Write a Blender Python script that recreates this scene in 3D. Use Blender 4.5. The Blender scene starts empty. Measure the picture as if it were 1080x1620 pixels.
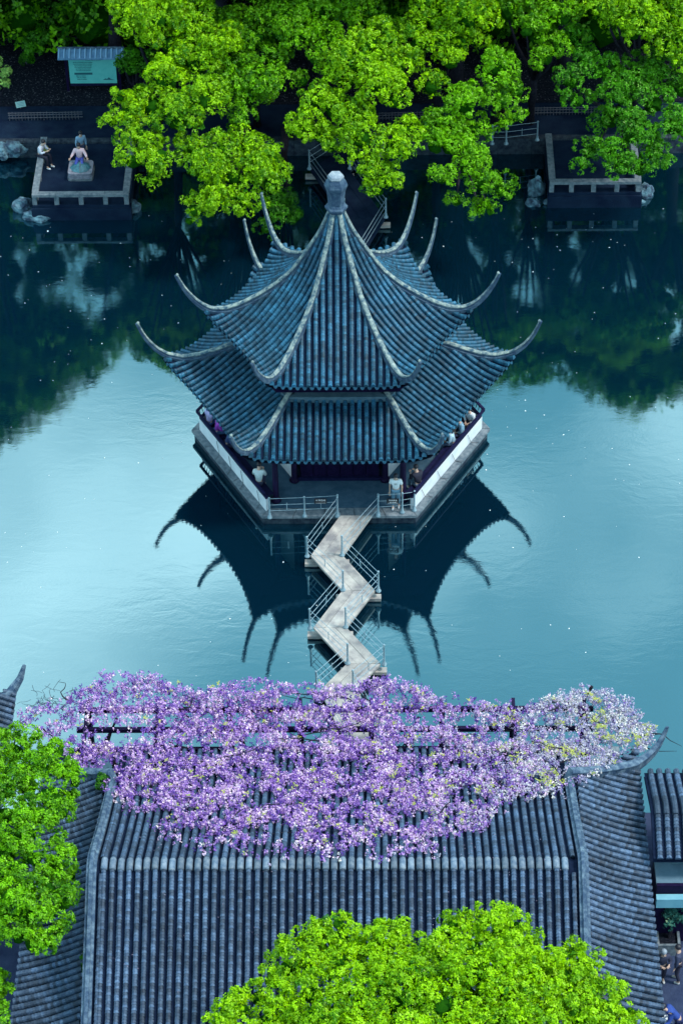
import bpy, math, random
import numpy as np
from mathutils import noise as mnoise0
from mathutils import Vector, Matrix
random.seed(7); rng = np.random.default_rng(7)
sc = bpy.context.scene; C = bpy.context.collection
PI = math.pi; sin, cos, rad = math.sin, math.cos, math.radians

# ------------------------------------------------------------------ camera
CX, CD, CH, TH, FPX, YAW, ROLL = 1.777, 78.632, 67.485, .7370, 4200., .023, -.020
FW = np.array([-sin(YAW)*cos(TH), cos(YAW)*cos(TH), -sin(TH)])
_R = np.array([cos(YAW), sin(YAW), 0]); _U = np.array([-sin(YAW)*sin(TH), cos(YAW)*sin(TH), cos(TH)])
RT = _R*cos(ROLL) + _U*sin(ROLL); UP = -_R*sin(ROLL) + _U*cos(ROLL)
CAM = np.array([CX, -CD, CH])
cam = bpy.data.objects.new('camera', bpy.data.cameras.new('camera')); C.objects.link(cam)
cam.matrix_world = Matrix(((RT[0], UP[0], -FW[0], CX), (RT[1], UP[1], -FW[1], -CD), (RT[2], UP[2], -FW[2], CH), (0, 0, 0, 1)))
cam.data.sensor_fit = 'VERTICAL'; cam.data.sensor_height = 24; cam.data.lens = 24*FPX/1620
cam.data.clip_start = 1; cam.data.clip_end = 4000
sc.camera = cam
def ray(x, y): return FW + RT*(x-540)/FPX + UP*(810-y)/FPX
def atz(x, y, z): d = ray(x, y); return CAM + d*(z-CH)/d[2]
def aty(x, y, Y): d = ray(x, y); return CAM + d*(Y+CD)/d[1]
def px(p): d = np.asarray(p, float)-CAM; return 540+FPX*(d@RT)/(d@FW), 810-FPX*(d@UP)/(d@FW)

# ------------------------------------------------------------------ light
SUN_EL, SUN_AZ = 58., 104.          # azimuth clockwise from +Y: hazy light from the right
w = bpy.data.worlds.new('World'); sc.world = w; w.use_nodes = True
nt = w.node_tree; nt.nodes.clear()
sky = nt.nodes.new('ShaderNodeTexSky'); sky.sky_type = 'NISHITA'; sky.sun_disc = False
sky.sun_elevation = rad(SUN_EL); sky.sun_rotation = rad(SUN_AZ); sky.air_density = 1.0; sky.dust_density = 1.2
tc = nt.nodes.new('ShaderNodeTexCoord')
mp = nt.nodes.new('ShaderNodeMapping'); mp.inputs['Scale'].default_value = (1, 1, 1.6); mp.inputs['Location'].default_value = (4.1, 3.3, 1.2)
nz = nt.nodes.new('ShaderNodeTexNoise'); nz.inputs['Scale'].default_value = 3.2; nz.inputs['Detail'].default_value = 5; nz.inputs['Roughness'].default_value = .5
cr = nt.nodes.new('ShaderNodeValToRGB'); cr.color_ramp.elements[0].position = .38; cr.color_ramp.elements[1].position = .70
cr.color_ramp.elements[0].color = (.45, .45, .45, 1); cr.color_ramp.elements[1].color = (1, 1, 1, 1)
mx = nt.nodes.new('ShaderNodeMixRGB'); mx.inputs['Color2'].default_value = (9.0, 13.5, 15.5, 1)
bg = nt.nodes.new('ShaderNodeBackground'); bg.inputs['Strength'].default_value = .072
wo = nt.nodes.new('ShaderNodeOutputWorld')
L = nt.links.new
cc = nt.nodes.new('ShaderNodeValToRGB'); cc.color_ramp.elements[0].position = .50; cc.color_ramp.elements[1].position = .68
cc.color_ramp.elements[0].color = (.17, .385, .46, 1); cc.color_ramp.elements[1].color = (.88, .96, 1, 1)
cs = nt.nodes.new('ShaderNodeVectorMath'); cs.operation = 'SCALE'; cs.inputs['Scale'].default_value = 23
nt.links.new(nz.outputs['Fac'], cc.inputs[0]); nt.links.new(cc.outputs[0], cs.inputs[0]); nt.links.new(cs.outputs[0], mx.inputs['Color2'])
L(tc.outputs['Generated'], mp.inputs['Vector']); L(mp.outputs[0], nz.inputs['Vector']); L(nz.outputs['Fac'], cr.inputs[0])
L(cr.outputs[0], mx.inputs['Fac']); L(sky.outputs[0], mx.inputs['Color1']); L(mx.outputs[0], bg.inputs[0]); L(bg.outputs[0], wo.inputs[0])
sun = bpy.data.objects.new('sun', bpy.data.lights.new('sun', 'SUN')); C.objects.link(sun)
sun.data.energy = 1.5; sun.data.angle = rad(10); sun.data.color = (1, .95, .86)
sd = Vector((sin(rad(SUN_AZ))*cos(rad(SUN_EL)), cos(rad(SUN_AZ))*cos(rad(SUN_EL)), sin(rad(SUN_EL))))
sun.rotation_euler = sd.to_track_quat('Z', 'Y').to_euler()
vs = sc.view_settings; vs.view_transform = 'Standard'; vs.look = 'None'; vs.gamma = 1; vs.use_curve_mapping = False
vs.exposure = 1.42
sc.render.film_transparent = False

# ------------------------------------------------------------------ materials
def mat(name, col, rough=.7, col2=None, scale=3., bump=0., bscale=None, tint=False, metal=0., detail=6, contrast=(.35, .65), trans=0., spec=.5, objvar=0.):
    m = bpy.data.materials.new(name); m.use_nodes = True; t = m.node_tree; n = t.nodes; l = t.links.new
    b = n['Principled BSDF']; b.inputs['Roughness'].default_value = rough; b.inputs['Metallic'].default_value = metal
    b.inputs['Specular IOR Level'].default_value = spec
    tcn = n.new('ShaderNodeNewGeometry'); src = None
    if col2 is not None:
        no = n.new('ShaderNodeTexNoise'); no.inputs['Scale'].default_value = scale; no.inputs['Detail'].default_value = detail; no.inputs['Roughness'].default_value = .62
        l(tcn.outputs['Position'], no.inputs['Vector'])
        r = n.new('ShaderNodeValToRGB'); e = r.color_ramp.elements
        e[0].position, e[1].position = contrast; e[0].color = (*col, 1); e[1].color = (*col2, 1)
        l(no.outputs['Fac'], r.inputs[0]); src = r.outputs[0]
    else:
        rg = n.new('ShaderNodeRGB'); rg.outputs[0].default_value = (*col, 1); src = rg.outputs[0]
    if tint:                                     # every tile has its own shade
        at = n.new('ShaderNodeAttribute'); at.attribute_name = 'tint'
        mr = n.new('ShaderNodeMapRange'); mr.inputs['To Min'].default_value = .55; mr.inputs['To Max'].default_value = 1.6
        l(at.outputs['Fac'], mr.inputs['Value'])
        mm = n.new('ShaderNodeVectorMath'); mm.operation = 'SCALE'; l(src, mm.inputs[0]); l(mr.outputs[0], mm.inputs['Scale']); src = mm.outputs[0]
        n2 = n.new('ShaderNodeTexNoise'); n2.inputs['Scale'].default_value = .8; n2.inputs['Detail'].default_value = 7; n2.inputs['Roughness'].default_value = .65; l(tcn.outputs['Position'], n2.inputs['Vector'])
        r2 = n.new('ShaderNodeMapRange'); r2.inputs['From Min'].default_value = .32; r2.inputs['From Max'].default_value = .68; r2.inputs['To Min'].default_value = .55; r2.inputs['To Max'].default_value = 1.45; l(n2.outputs['Fac'], r2.inputs['Value'])
        m2 = n.new('ShaderNodeVectorMath'); m2.operation = 'SCALE'; l(src, m2.inputs[0]); l(r2.outputs[0], m2.inputs['Scale']); src = m2.outputs[0]
    if objvar:
        oi = n.new('ShaderNodeObjectInfo'); mr = n.new('ShaderNodeMapRange'); mr.inputs['To Min'].default_value = 1-objvar; mr.inputs['To Max'].default_value = 1+objvar
        l(oi.outputs['Random'], mr.inputs['Value'])
        mm = n.new('ShaderNodeVectorMath'); mm.operation = 'SCALE'; l(src, mm.inputs[0]); l(mr.outputs[0], mm.inputs['Scale']); src = mm.outputs[0]
    l(src, b.inputs['Base Color'])
    if bump:
        nb = n.new('ShaderNodeTexNoise'); nb.inputs['Scale'].default_value = bscale or scale*4; nb.inputs['Detail'].default_value = 6
        l(tcn.outputs['Position'], nb.inputs['Vector'])
        bm = n.new('ShaderNodeBump'); bm.inputs['Strength'].default_value = bump; bm.inputs['Distance'].default_value = .05
        l(nb.outputs['Fac'], bm.inputs['Height']); l(bm.outputs[0], b.inputs['Normal'])
    return m
def leafmat(name, c0, c1, trans=.18):
    m = bpy.data.materials.new(name); m.use_nodes = True; t = m.node_tree; n = t.nodes; l = t.links.new
    n.clear(); o = n.new('ShaderNodeOutputMaterial'); at = n.new('ShaderNodeAttribute'); at.attribute_name = 'tint'
    r = n.new('ShaderNodeValToRGB'); r.color_ramp.elements[0].color = (*c0, 1); r.color_ramp.elements[1].color = (*c1, 1)
    l(at.outputs['Fac'], r.inputs[0])
    d = n.new('ShaderNodeBsdfDiffuse'); tr = n.new('ShaderNodeBsdfTranslucent'); mxs = n.new('ShaderNodeMixShader'); mxs.inputs[0].default_value = trans
    gl = n.new('ShaderNodeBsdfGlossy'); gl.inputs['Roughness'].default_value = .4; gl.inputs['Color'].default_value = (.8, 1, .5, 1); mx2 = n.new('ShaderNodeMixShader'); mx2.inputs[0].default_value = .025
    l(r.outputs[0], d.inputs[0]); l(r.outputs[0], tr.inputs[0]); l(d.outputs[0], mxs.inputs[1]); l(tr.outputs[0], mxs.inputs[2])
    l(mxs.outputs[0], mx2.inputs[1]); l(gl.outputs[0], mx2.inputs[2]); l(mx2.outputs[0], o.inputs[0])
    return m
M = {}
M['tile'] = mat('roof_tile_clay', (.0035, .034, .074), .5, (.018, .088, .142), 14, .3, 40, tint=True, objvar=.12, spec=.3)
M['tile_hall'] = mat('hall_tile_clay', (.019, .041, .084), .6, (.055, .088, .140), 14, .35, 40, spec=.3, tint=True, objvar=.15)
M['pan'] = mat('shaded_pan_tile_dirt', (.002, .006, .022), .8, (.006, .014, .038), 5, .4, 30, spec=.08)  # navy shade of the channels between tile rows put into this dirt colour
M['ridge'] = mat('ridge_mortar', (.012, .040, .085), .8, (.06, .11, .16), 5, .6, 18, contrast=(.42, .68))
M['ridgecap'] = mat('weathered_ridge_cap', (.022, .065, .105), .8, (.27, .32, .29), 6, .6, 18, contrast=(.38, .64))
M['ridge_hall'] = mat('hall_ridge_mortar', (.016, .045, .095), .8, (.12, .18, .24), 5, .6, 18, contrast=(.42, .7))
M['bandm'] = mat('band_plaster', (.035, .085, .12), .7, (.07, .13, .17), 4, .3)
M['ridgetile'] = mat('ridge_cap_tile', (.05, .09, .15), .7, (.16, .20, .25), 6, .3, 30, objvar=.3)
M['wood'] = mat('dark_red_wood', (.006, .004, .022), .5, (.012, .007, .036), 6, .2, spec=.08)
M['wood2'] = mat('purple_brown_rail_wood', (.006, .008, .036), .5, (.013, .013, .05), 6, .2, spec=.08)
M['white'] = mat('white_plaster', (.62, .65, .68), .85, (.50, .54, .58), 2, .15, 20)
M['stone'] = mat('grey_stone', (.06, .09, .12), .8, (.17, .20, .23), 6, .5, 25)
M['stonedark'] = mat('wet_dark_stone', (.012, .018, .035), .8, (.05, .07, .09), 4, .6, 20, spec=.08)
M['floor'] = mat('pavilion_floor_stone', (.025, .065, .11), .7, (.05, .10, .15), 2.5, .2, 25, spec=.08)
M['slab'] = mat('pale_bridge_slab', (.17, .16, .17), .8, (.42, .39, .36), 1.8, .4, 40, objvar=.12)
M['iron'] = mat('pale_painted_iron', (.13, .22, .28), .45, (.28, .38, .44), 12, .1, metal=.2)
M['darkiron'] = mat('dark_iron', (.02, .03, .05), .4, metal=.5)
M['paving'] = mat('tree_shaded_paving', (.003, .009, .028), .8, (.008, .020, .044), 1.5, .4, 20, spec=.08)  # shade under the bank trees is put into this base colour
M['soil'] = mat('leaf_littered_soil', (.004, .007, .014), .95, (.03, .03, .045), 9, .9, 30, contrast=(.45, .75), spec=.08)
M['rock'] = mat('pond_edge_rock', (.015, .035, .07), .8, (.12, .24, .30), 3, .8, 12, contrast=(.4, .65))
M['bark'] = mat('dark_bark', (.012, .012, .02), .9, (.03, .028, .04), 8, .8, 30, spec=.08)
M['court'] = mat('courtyard_paving', (.02, .03, .07), .8, (.035, .05, .10), 2, .3, 20, spec=.08)
M['bed'] = mat('pond_bed_mud', (.01, .03, .04), .9, spec=.08)
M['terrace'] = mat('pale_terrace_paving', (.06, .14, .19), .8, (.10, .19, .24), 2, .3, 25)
M['board'] = mat('turquoise_panel', (.10, .48, .46), .5, (.14, .55, .52), 3)
M['print'] = mat('dark_teal_print', (.01, .10, .13), .6)
M['bamboo'] = mat('weathered_bamboo', (.05, .055, .08), .7, (.09, .09, .11), 10)
M['black'] = mat('black_sign_paint', (.006, .006, .012), .5)
M['petal'] = mat('fallen_petal', (.7, .75, .78), .6)
M['cable'] = mat('black_cable', (.01, .01, .02), .5)
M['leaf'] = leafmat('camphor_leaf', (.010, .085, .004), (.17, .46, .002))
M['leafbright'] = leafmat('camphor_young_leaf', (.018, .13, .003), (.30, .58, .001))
M['leafdark'] = leafmat('dark_old_leaf', (.006, .05, .010), (.06, .26, .004))  # darker green is the older leaves' own colour
M['willow'] = leafmat('willow_leaf', (.08, .22, .05), (.22, .42, .10))
M['bonsai'] = leafmat('blue_green_needle', (.01, .06, .06), (.03, .14, .12))
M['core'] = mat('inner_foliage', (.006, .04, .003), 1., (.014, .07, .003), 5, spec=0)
M['wleaf'] = leafmat('wisteria_young_leaf', (.20, .26, .06), (.42, .42, .10))

# water: dark teal body under a mirror surface with faint ripples
def watermat():
    m = bpy.data.materials.new('pond_water'); m.use_nodes = True; t = m.node_tree; n = t.nodes; l = t.links.new; n.clear()
    o = n.new('ShaderNodeOutputMaterial'); d = n.new('ShaderNodeBsdfDiffuse'); d.inputs[0].default_value = (.0005, .010, .021, 1)
    g = n.new('ShaderNodeBsdfGlossy'); g.inputs['Roughness'].default_value = .004; g.inputs['Color'].default_value = (.58, .93, 1, 1)
    tcn = n.new('ShaderNodeTexCoord'); mpn = n.new('ShaderNodeMapping'); mpn.inputs['Scale'].default_value = (.7, 1.6, 1)
    a = n.new('ShaderNodeTexNoise'); a.inputs['Scale'].default_value = 1.3; a.inputs['Detail'].default_value = 5; a.inputs['Roughness'].default_value = .55; a.inputs['Distortion'].default_value = .6
    l(tcn.outputs['Object'], mpn.inputs[0]); l(mpn.outputs[0], a.inputs['Vector'])
    bp = n.new('ShaderNodeBump'); bp.inputs['Strength'].default_value = .019; bp.inputs['Distance'].default_value = .1
    f = n.new('ShaderNodeTexNoise'); f.inputs['Scale'].default_value = 14; f.inputs['Detail'].default_value = 3
    l(mpn.outputs[0], f.inputs['Vector'])
    ad = n.new('ShaderNodeMath'); ad.operation = 'MULTIPLY_ADD'; ad.inputs[1].default_value = .22
    l(f.outputs['Fac'], ad.inputs[0]); l(a.outputs['Fac'], ad.inputs[2]); l(ad.outputs[0], bp.inputs['Height'])
    pn = n.new('ShaderNodeTexNoise'); pn.inputs['Scale'].default_value = .22; pn.inputs['Detail'].default_value = 3; l(mpn.outputs[0], pn.inputs['Vector'])
    pm = n.new('ShaderNodeMapRange'); pm.inputs['From Min'].default_value = .38; pm.inputs['From Max'].default_value = .66; pm.inputs['To Min'].default_value = .010; pm.inputs['To Max'].default_value = .032
    l(pn.outputs['Fac'], pm.inputs['Value']); l(pm.outputs[0], bp.inputs['Strength'])
    l(bp.outputs[0], g.inputs['Normal'])
    mxs = n.new('ShaderNodeMixShader'); mxs.inputs[0].default_value = .26
    l(d.outputs[0], mxs.inputs[1]); l(g.outputs[0], mxs.inputs[2]); l(mxs.outputs[0], o.inputs[0])
    return m
M['water'] = watermat()

# ------------------------------------------------------------------ helpers
def link(name, me, parent=None, loc=(0, 0, 0), rz=0.):
    o = bpy.data.objects.new(name, me); C.objects.link(o); o.location = loc; o.rotation_euler = (0, 0, rz)
    if parent is not None: o.parent = parent
    return o
def tag(o, label=None, cat=None, group=None, kind=None):
    if label: o['label'] = label
    if cat: o['category'] = cat
    if group: o['group'] = group
    if kind: o['kind'] = kind
    return o
def thing(name, label, cat, loc=(0, 0, 0), rz=0., group=None):
    return tag(link(name, None, None, loc, rz), label, cat, group)
class MB:
    def __init__(s): s.v = []; s.f = []; s.t = []
    def add(s, vs, fs, tint=.5):
        k = len(s.v); s.v += [tuple(map(float, q)) for q in vs]; s.f += [tuple(i+k for i in q) for q in fs]; s.t += [tint]*len(fs); return s
    def box(s, x0, x1, y0, y1, z0, z1):
        return s.add([(x0, y0, z0), (x1, y0, z0), (x1, y1, z0), (x0, y1, z0), (x0, y0, z1), (x1, y0, z1), (x1, y1, z1), (x0, y1, z1)],
            [(0, 3, 2, 1), (4, 5, 6, 7), (0, 1, 5, 4), (1, 2, 6, 5), (2, 3, 7, 6), (3, 0, 4, 7)])
    def prism(s, poly, z0, z1):
        n = len(poly)
        return s.add([(p[0], p[1], z0) for p in poly] + [(p[0], p[1], z1) for p in poly],
            [tuple(range(n))[::-1], tuple(range(n, 2*n))] + [(i, (i+1) % n, (i+1) % n+n, i+n) for i in range(n)])
    def tube(s, pts, r, seg=6, cap=True):
        pts = [Vector(p) for p in pts]; rs = r if isinstance(r, (list, tuple)) else [r]*len(pts); vs = []
        for i, p in enumerate(pts):
            d = (pts[min(i+1, len(pts)-1)] - pts[max(i-1, 0)]).normalized()
            a = d.orthogonal() if abs(d.z) > .95 else d.cross(Vector((0, 0, 1))); a.normalize(); b = d.cross(a)
            for j in range(seg):
                q = p + (a*cos(2*PI*j/seg) + b*sin(2*PI*j/seg))*rs[i]; vs.append(tuple(q))
        fs = [(i*seg+j, i*seg+(j+1) % seg, (i+1)*seg+(j+1) % seg, (i+1)*seg+j) for i in range(len(pts)-1) for j in range(seg)]
        if cap: fs += [tuple(range(seg))[::-1], tuple((len(pts)-1)*seg+j for j in range(seg))]
        return s.add(vs, fs)
    def lathe(s, prof, seg=12, c=(0, 0), a0=0.):
        vs = [(c[0]+r*cos(a0+2*PI*j/seg), c[1]+r*sin(a0+2*PI*j/seg), z) for r, z in prof for j in range(seg)]
        fs = [(i*seg+j, i*seg+(j+1) % seg, (i+1)*seg+(j+1) % seg, (i+1)*seg+j) for i in range(len(prof)-1) for j in range(seg)]
        fs += [tuple(range(seg))[::-1], tuple((len(prof)-1)*seg+j for j in range(seg))]
        return s.add(vs, fs)
    def sweep(s, pts, prof, ups=None, scales=None):      # prof = [(side, up)] swept along pts
        pts = [Vector(p) for p in pts]; n = len(prof); vs = []
        for i, p in enumerate(pts):
            d = (pts[min(i+1, len(pts)-1)] - pts[max(i-1, 0)]).normalized()
            u = Vector(ups[i]) if ups else Vector((0, 0, 1)); sd_ = d.cross(u); sd_.normalize(); u2 = sd_.cross(d)
            k = scales[i] if scales else 1
            for a, b in prof: vs.append(tuple(p + sd_*a*k + u2*b*k))
        fs = [(i*n+j, i*n+(j+1) % n, (i+1)*n+(j+1) % n, (i+1)*n+j) for i in range(len(pts)-1) for j in range(n)]
        fs += [tuple(range(n))[::-1], tuple((len(pts)-1)*n+j for j in range(n))]
        return s.add(vs, fs)
    def mesh(s, name, m, smooth=False, tint=False):
        me = bpy.data.meshes.new(name); me.from_pydata(s.v, [], s.f); me.materials.append(m)
        if tint:
            a = me.attributes.new('tint', 'FLOAT', 'FACE'); a.data.foreach_set('value', s.t)
        if smooth: me.polygons.foreach_set('use_smooth', [True]*len(me.polygons))
        me.update(); return me
    def build(s, name, m, parent=None, loc=(0, 0, 0), rz=0., smooth=False, tint=False):
        return link(name, s.mesh(name, m, smooth, tint), parent, loc, rz)
def quads_mesh(name, V, m, tint=None, smooth=False):     # V (n,4,3)
    n = len(V); me = bpy.data.meshes.new(name); me.vertices.add(n*4); me.loops.add(n*4); me.polygons.add(n)
    me.vertices.foreach_set('co', V.reshape(-1).astype(np.float32)); me.loops.foreach_set('vertex_index', np.arange(n*4, dtype=np.int32))
    me.polygons.foreach_set('loop_start', np.arange(0, n*4, 4, dtype=np.int32)); me.materials.append(m)
    if tint is not None: a = me.attributes.new('tint', 'FLOAT', 'FACE'); a.data.foreach_set('value', tint.astype(np.float32))
    me.update(); me.validate(); return me
def interp(xs, ys, x): return float(np.interp(x, xs, ys))
def smoothcurve(xs, ys):
    """monotone smooth sampler"""
    xs = np.array(xs, float); ys = np.array(ys, float)
    X = np.linspace(xs[0], xs[-1], 200); Y = np.interp(X, xs, ys)
    k = np.ones(9)/9; Yp = np.convolve(np.pad(Y, 4, mode='reflect', reflect_type='odd'), k, 'valid')
    return lambda x: float(np.interp(x, X, Yp))

# a row of overlapping half-round cover tiles along a path of (point, up) in one plane
def tile_row(mb, path, side, r=.075, step=.12, drop=.06, jit=.004):
    P = np.array([p for p in path], float); seg = np.linalg.norm(np.diff(P, axis=0), axis=1); s = np.concatenate([[0], np.cumsum(seg)])
    n = max(1, int(round(s[-1]/step))); side = np.array(side, float)
    ang = [PI, PI*.78, PI*.5, PI*.22, 0]
    for i in range(n):
        rings = []
        for q, (ss, rr) in enumerate(((s[-1]*i/n, r*.86), (s[-1]*(i+1)/n, r*1.08))):
            p = np.array([np.interp(ss, s, P[:, k]) for k in range(3)])
            a = np.array([np.interp(min(ss+.05, s[-1]), s, P[:, k]) for k in range(3)]); b = np.array([np.interp(max(ss-.05, 0), s, P[:, k]) for k in range(3)])
            d = (a-b); d /= np.linalg.norm(d)+1e-9; up = np.cross(side, d); up /= np.linalg.norm(up)+1e-9
            if up[2] < 0: up = -up
            p = p + side*random.uniform(-jit, jit)
            ring = [p - side*rr - up*drop] + [p + side*rr*cos(t) + up*rr*sin(t) for t in ang] + [p + side*rr - up*drop]
            rings += ring
        fs = [(j, j+1, 8+j, 7+j) for j in range(6)] + [tuple(range(7, 14))]
        mb.add(rings, fs, random.random())

# ------------------------------------------------------------------ ground, water, banks
def struct(o): o['kind'] = 'structure'; return o
struct(MB().add([(-1500, -1500, -1.6), (1500, -1500, -1.6), (1500, 1500, -1.6), (-1500, 1500, -1.6)], [(0, 1, 2, 3)]).build('ground', M['bed']))
struct(MB().add([(-140, -21, 0), (140, -21, 0), (140, 21, 0), (-140, 21, 0)], [(0, 1, 2, 3)]).build('pond_water', M['water']))
NB = 19.4
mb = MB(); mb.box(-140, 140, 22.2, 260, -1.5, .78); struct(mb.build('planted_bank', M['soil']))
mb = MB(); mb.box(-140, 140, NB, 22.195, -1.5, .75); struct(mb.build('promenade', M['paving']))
mb = MB(); mb.box(-8.9, 9.0, -22.0, -17.1, -1.5, .62); struct(mb.build('lakeside_terrace', M['terrace']))
mb = MB(); mb.prism([(-140, -200), (140, -200), (140, -19.9), (9.01, -19.9), (9.01, -22.01), (-8.91, -22.01), (-8.91, -19.9), (-140, -19.9)], -1.5, .60); struct(mb.build('courtyard', M['court']))
# kerb stones along the promenade edge
k = thing('bank_kerb', 'dark stone kerb edging the promenade above the dark far water', 'kerb')
me = MB().box(-.74, .74, 0, .34, -.9, .80).mesh('kerb_stone', M['stonedark'])
for i in range(-14, 15): link('kerb_stone', me, k, (i*1.5, NB-.15, random.uniform(-.01, .01)))
k = thing('terrace_kerb', 'pale stone kerb of the terrace under the flowering wisteria', 'kerb')
me = MB().box(-.74, .74, 0, .34, -.9, .66).mesh('kerb_stone', M['stone'])
for i in range(-6, 7): link('kerb_stone', me, k, (i*1.5-.1, -17.30, random.uniform(-.01, .01)))

# ------------------------------------------------------------------ pavilion
pav = thing('lake_pavilion', 'hexagonal double-eaved pavilion with blue-grey tiled roofs and upturned corners standing in the pond', 'pavilion')
hexv = lambda R, k, z: (R*cos(rad(-120+60*k)), R*sin(rad(-120+60*k)), z)       # k=0 front left, 1 front right, 2 right, ...
PR = 5.8; PZ = .45
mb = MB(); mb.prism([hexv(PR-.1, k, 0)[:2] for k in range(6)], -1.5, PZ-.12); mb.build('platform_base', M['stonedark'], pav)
mb = MB(); mb.prism([hexv(PR-.55, k, 0)[:2] for k in range(6)], PZ-.12, PZ-.004); mb.build('floor', M['floor'], pav)
# edge stones round the platform, five per side
def edge_stone(n=5):
    a, b = np.array(hexv(PR, 0, 0)), np.array(hexv(PR, 1, 0)); ai, bi = np.array(hexv(PR-.53, 0, 0)), np.array(hexv(PR-.53, 1, 0)); out = []
    for i in range(n):
        t0, t1 = i/n + .002, (i+1)/n - .002
        po = [a+(b-a)*t0, a+(b-a)*t1, ai+(bi-ai)*t1, ai+(bi-ai)*t0]
        out.append(MB().prism([p[:2] for p in po], PZ-.116, PZ).mesh('edge_stone', M['stone']))
    return out
es = edge_stone()
for k in range(6):
    for me in es: link('edge_stone', me, pav, (0, 0, random.uniform(-.006, .006)), rad(60*k))
# inner room
IR = 3.45
a, b = np.array(hexv(IR, 0, 0)), np.array(hexv(IR, 1, 0))
def wallpanel(z0, z1, x0, x1, y0, y1): return MB().box(x0, x1, y0, y1, z0, z1)
IA = IR*cos(rad(30))
for k in range(6):
    if k in (0, 3):
        o = wallpanel(3.2, 4.72, -IR/2+.1, IR/2-.1, -IA-.05, -IA+.08).build('door_lintel', M['wood'], pav, rz=rad(60*k))
        for j in range(6):
            xx = -1.5 + j*.5
            d = MB().box(xx+.012, xx+.488, -IA+.10, -IA+.14, PZ, 3.2).build('door_panel', M['wood'], pav, rz=rad(60*k))
            g = MB()
            for q in range(5): g.box(xx+.06+q*.085, xx+.08+q*.085, -IA+.07, -IA+.098, 1.5, 3.0)
            for q in range(8): g.box(xx+.05, xx+.45, -IA+.055, -IA+.069, 1.5+q*.2, 1.52+q*.2)
            gg = g.build('lattice', M['wood2'], d); gg.rotation_euler = (0, 0, 0)
        MB().box(-1.6, 1.6, -IA-.04, -IA+.12, PZ, PZ+.14).build('door_sill', M['wood2'], pav, rz=rad(60*k))
    else:
        wallpanel(PZ, 4.72, -IR/2+.1, IR/2-.1, -IA-.02, -IA+.12).build('wall', M['white'], pav, rz=rad(60*k))
        MB().box(-.5, .5, -IA-.05, -IA-.022, 1.5, 2.9).build('window', M['wood'], pav, rz=rad(60*k))
colmesh = MB().lathe([(.2, PZ), (.2, PZ+.06), (.14, PZ+.12), (.115, PZ+.16), (.11, 3.7)], 12).mesh('column', M['wood'], True)
colmesh2 = MB().lathe([(.2, PZ), (.2, PZ+.06), (.14, PZ+.12), (.115, PZ+.16), (.11, 4.72)], 12).mesh('column', M['wood'], True)
for k in range(6):
    link('column', colmesh2, pav, hexv(IR, k, 0)); link('column', colmesh, pav, hexv(4.78, k, 0))
    a, b = hexv(4.78, k, 3.55), hexv(4.78, k+1, 3.55)
    MB().tube([a, b], .1, 6).build('beam', M['wood'], pav)
# parapet: white wall, seat and leaning purple-brown backrest on the five closed sides
PRW = 5.48; PAW = PRW*cos(rad(30))
for k in (1, 2, 4, 5, 0, 3):
    rz = rad(60*k)
    if k in (0, 3): continue
    h = PRW/2
    MB().add([(-h, -PAW, PZ), (h, -PAW, PZ), (h-.08, -PAW+.14, PZ), (-h+.08, -PAW+.14, PZ), (-h, -PAW, 1.04), (h, -PAW, 1.04), (h-.08, -PAW+.14, 1.04), (-h+.08, -PAW+.14, 1.04)],
        [(0, 3, 2, 1), (4, 5, 6, 7), (0, 1, 5, 4), (1, 2, 6, 5), (2, 3, 7, 6), (3, 0, 4, 7)]).build('parapet_wall', M['white'], pav, rz=rz)
    MB().box(-h+.35, h-.35, -PAW+.143, -PAW+.50, .84, .90).build('seat', M['wood2'], pav, rz=rz)
    fr = MB(); hh = h+.02
    fr.sweep([(-hh, -PAW-.06, 1.40), (hh, -PAW-.06, 1.40)], [(-.05, -.03), (.05, -.03), (.05, .035), (-.05, .035)])
    fr.sweep([(-h+.02, -PAW+.06, 1.08), (h-.02, -PAW+.06, 1.08)], [(-.05, -.035), (.05, -.035), (.05, .035), (-.05, .035)])
    rail = fr.build('backrest_rail', M['wood2'], pav, rz=rz)
    bme = MB().tube([(0, -PAW+.05, 1.07), (0, -PAW-.02, 1.2), (0, -PAW-.05, 1.38)], .016, 5).mesh('baluster', M['wood2'])
    for j in range(30): link('baluster', bme, rail, (-h+.12+j*(2*h-.24)/29, 0, 0))
# roofs
def ring_of(R, z): return [hexv(R, k, z) for k in range(6)]
UH = smoothcurve([.2, .6, 1.16, 1.7, 2.3, 3.0, 3.6, 4.2, 4.7, 5.05, 5.35, 5.6, 5.8, 5.93], [11.0, 9.98, 9.0, 8.15, 7.55, 7.03, 6.66, 6.42, 6.42, 6.62, 6.92, 7.28, 7.66, 8.0])
LH = smoothcurve([3.3, 4.1, 4.7, 5.3, 5.9, 6.5, 6.9, 7.2, 7.4, 7.53], [4.95, 4.7, 4.44, 4.22, 4.12, 4.26, 4.56, 4.96, 5.36, 5.75])
UM = smoothcurve([.15, .6, 1.1, 1.7, 2.3, 3.0, 3.5, 4.0], [10.9, 9.6, 8.62, 7.75, 7.08, 6.46, 6.16, 5.93])
LM = smoothcurve([2.95, 3.6, 4.2, 4.8, 5.4], [4.70, 4.36, 4.05, 3.78, 3.56])
c30, t30 = cos(rad(30)), math.tan(rad(30))
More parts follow.
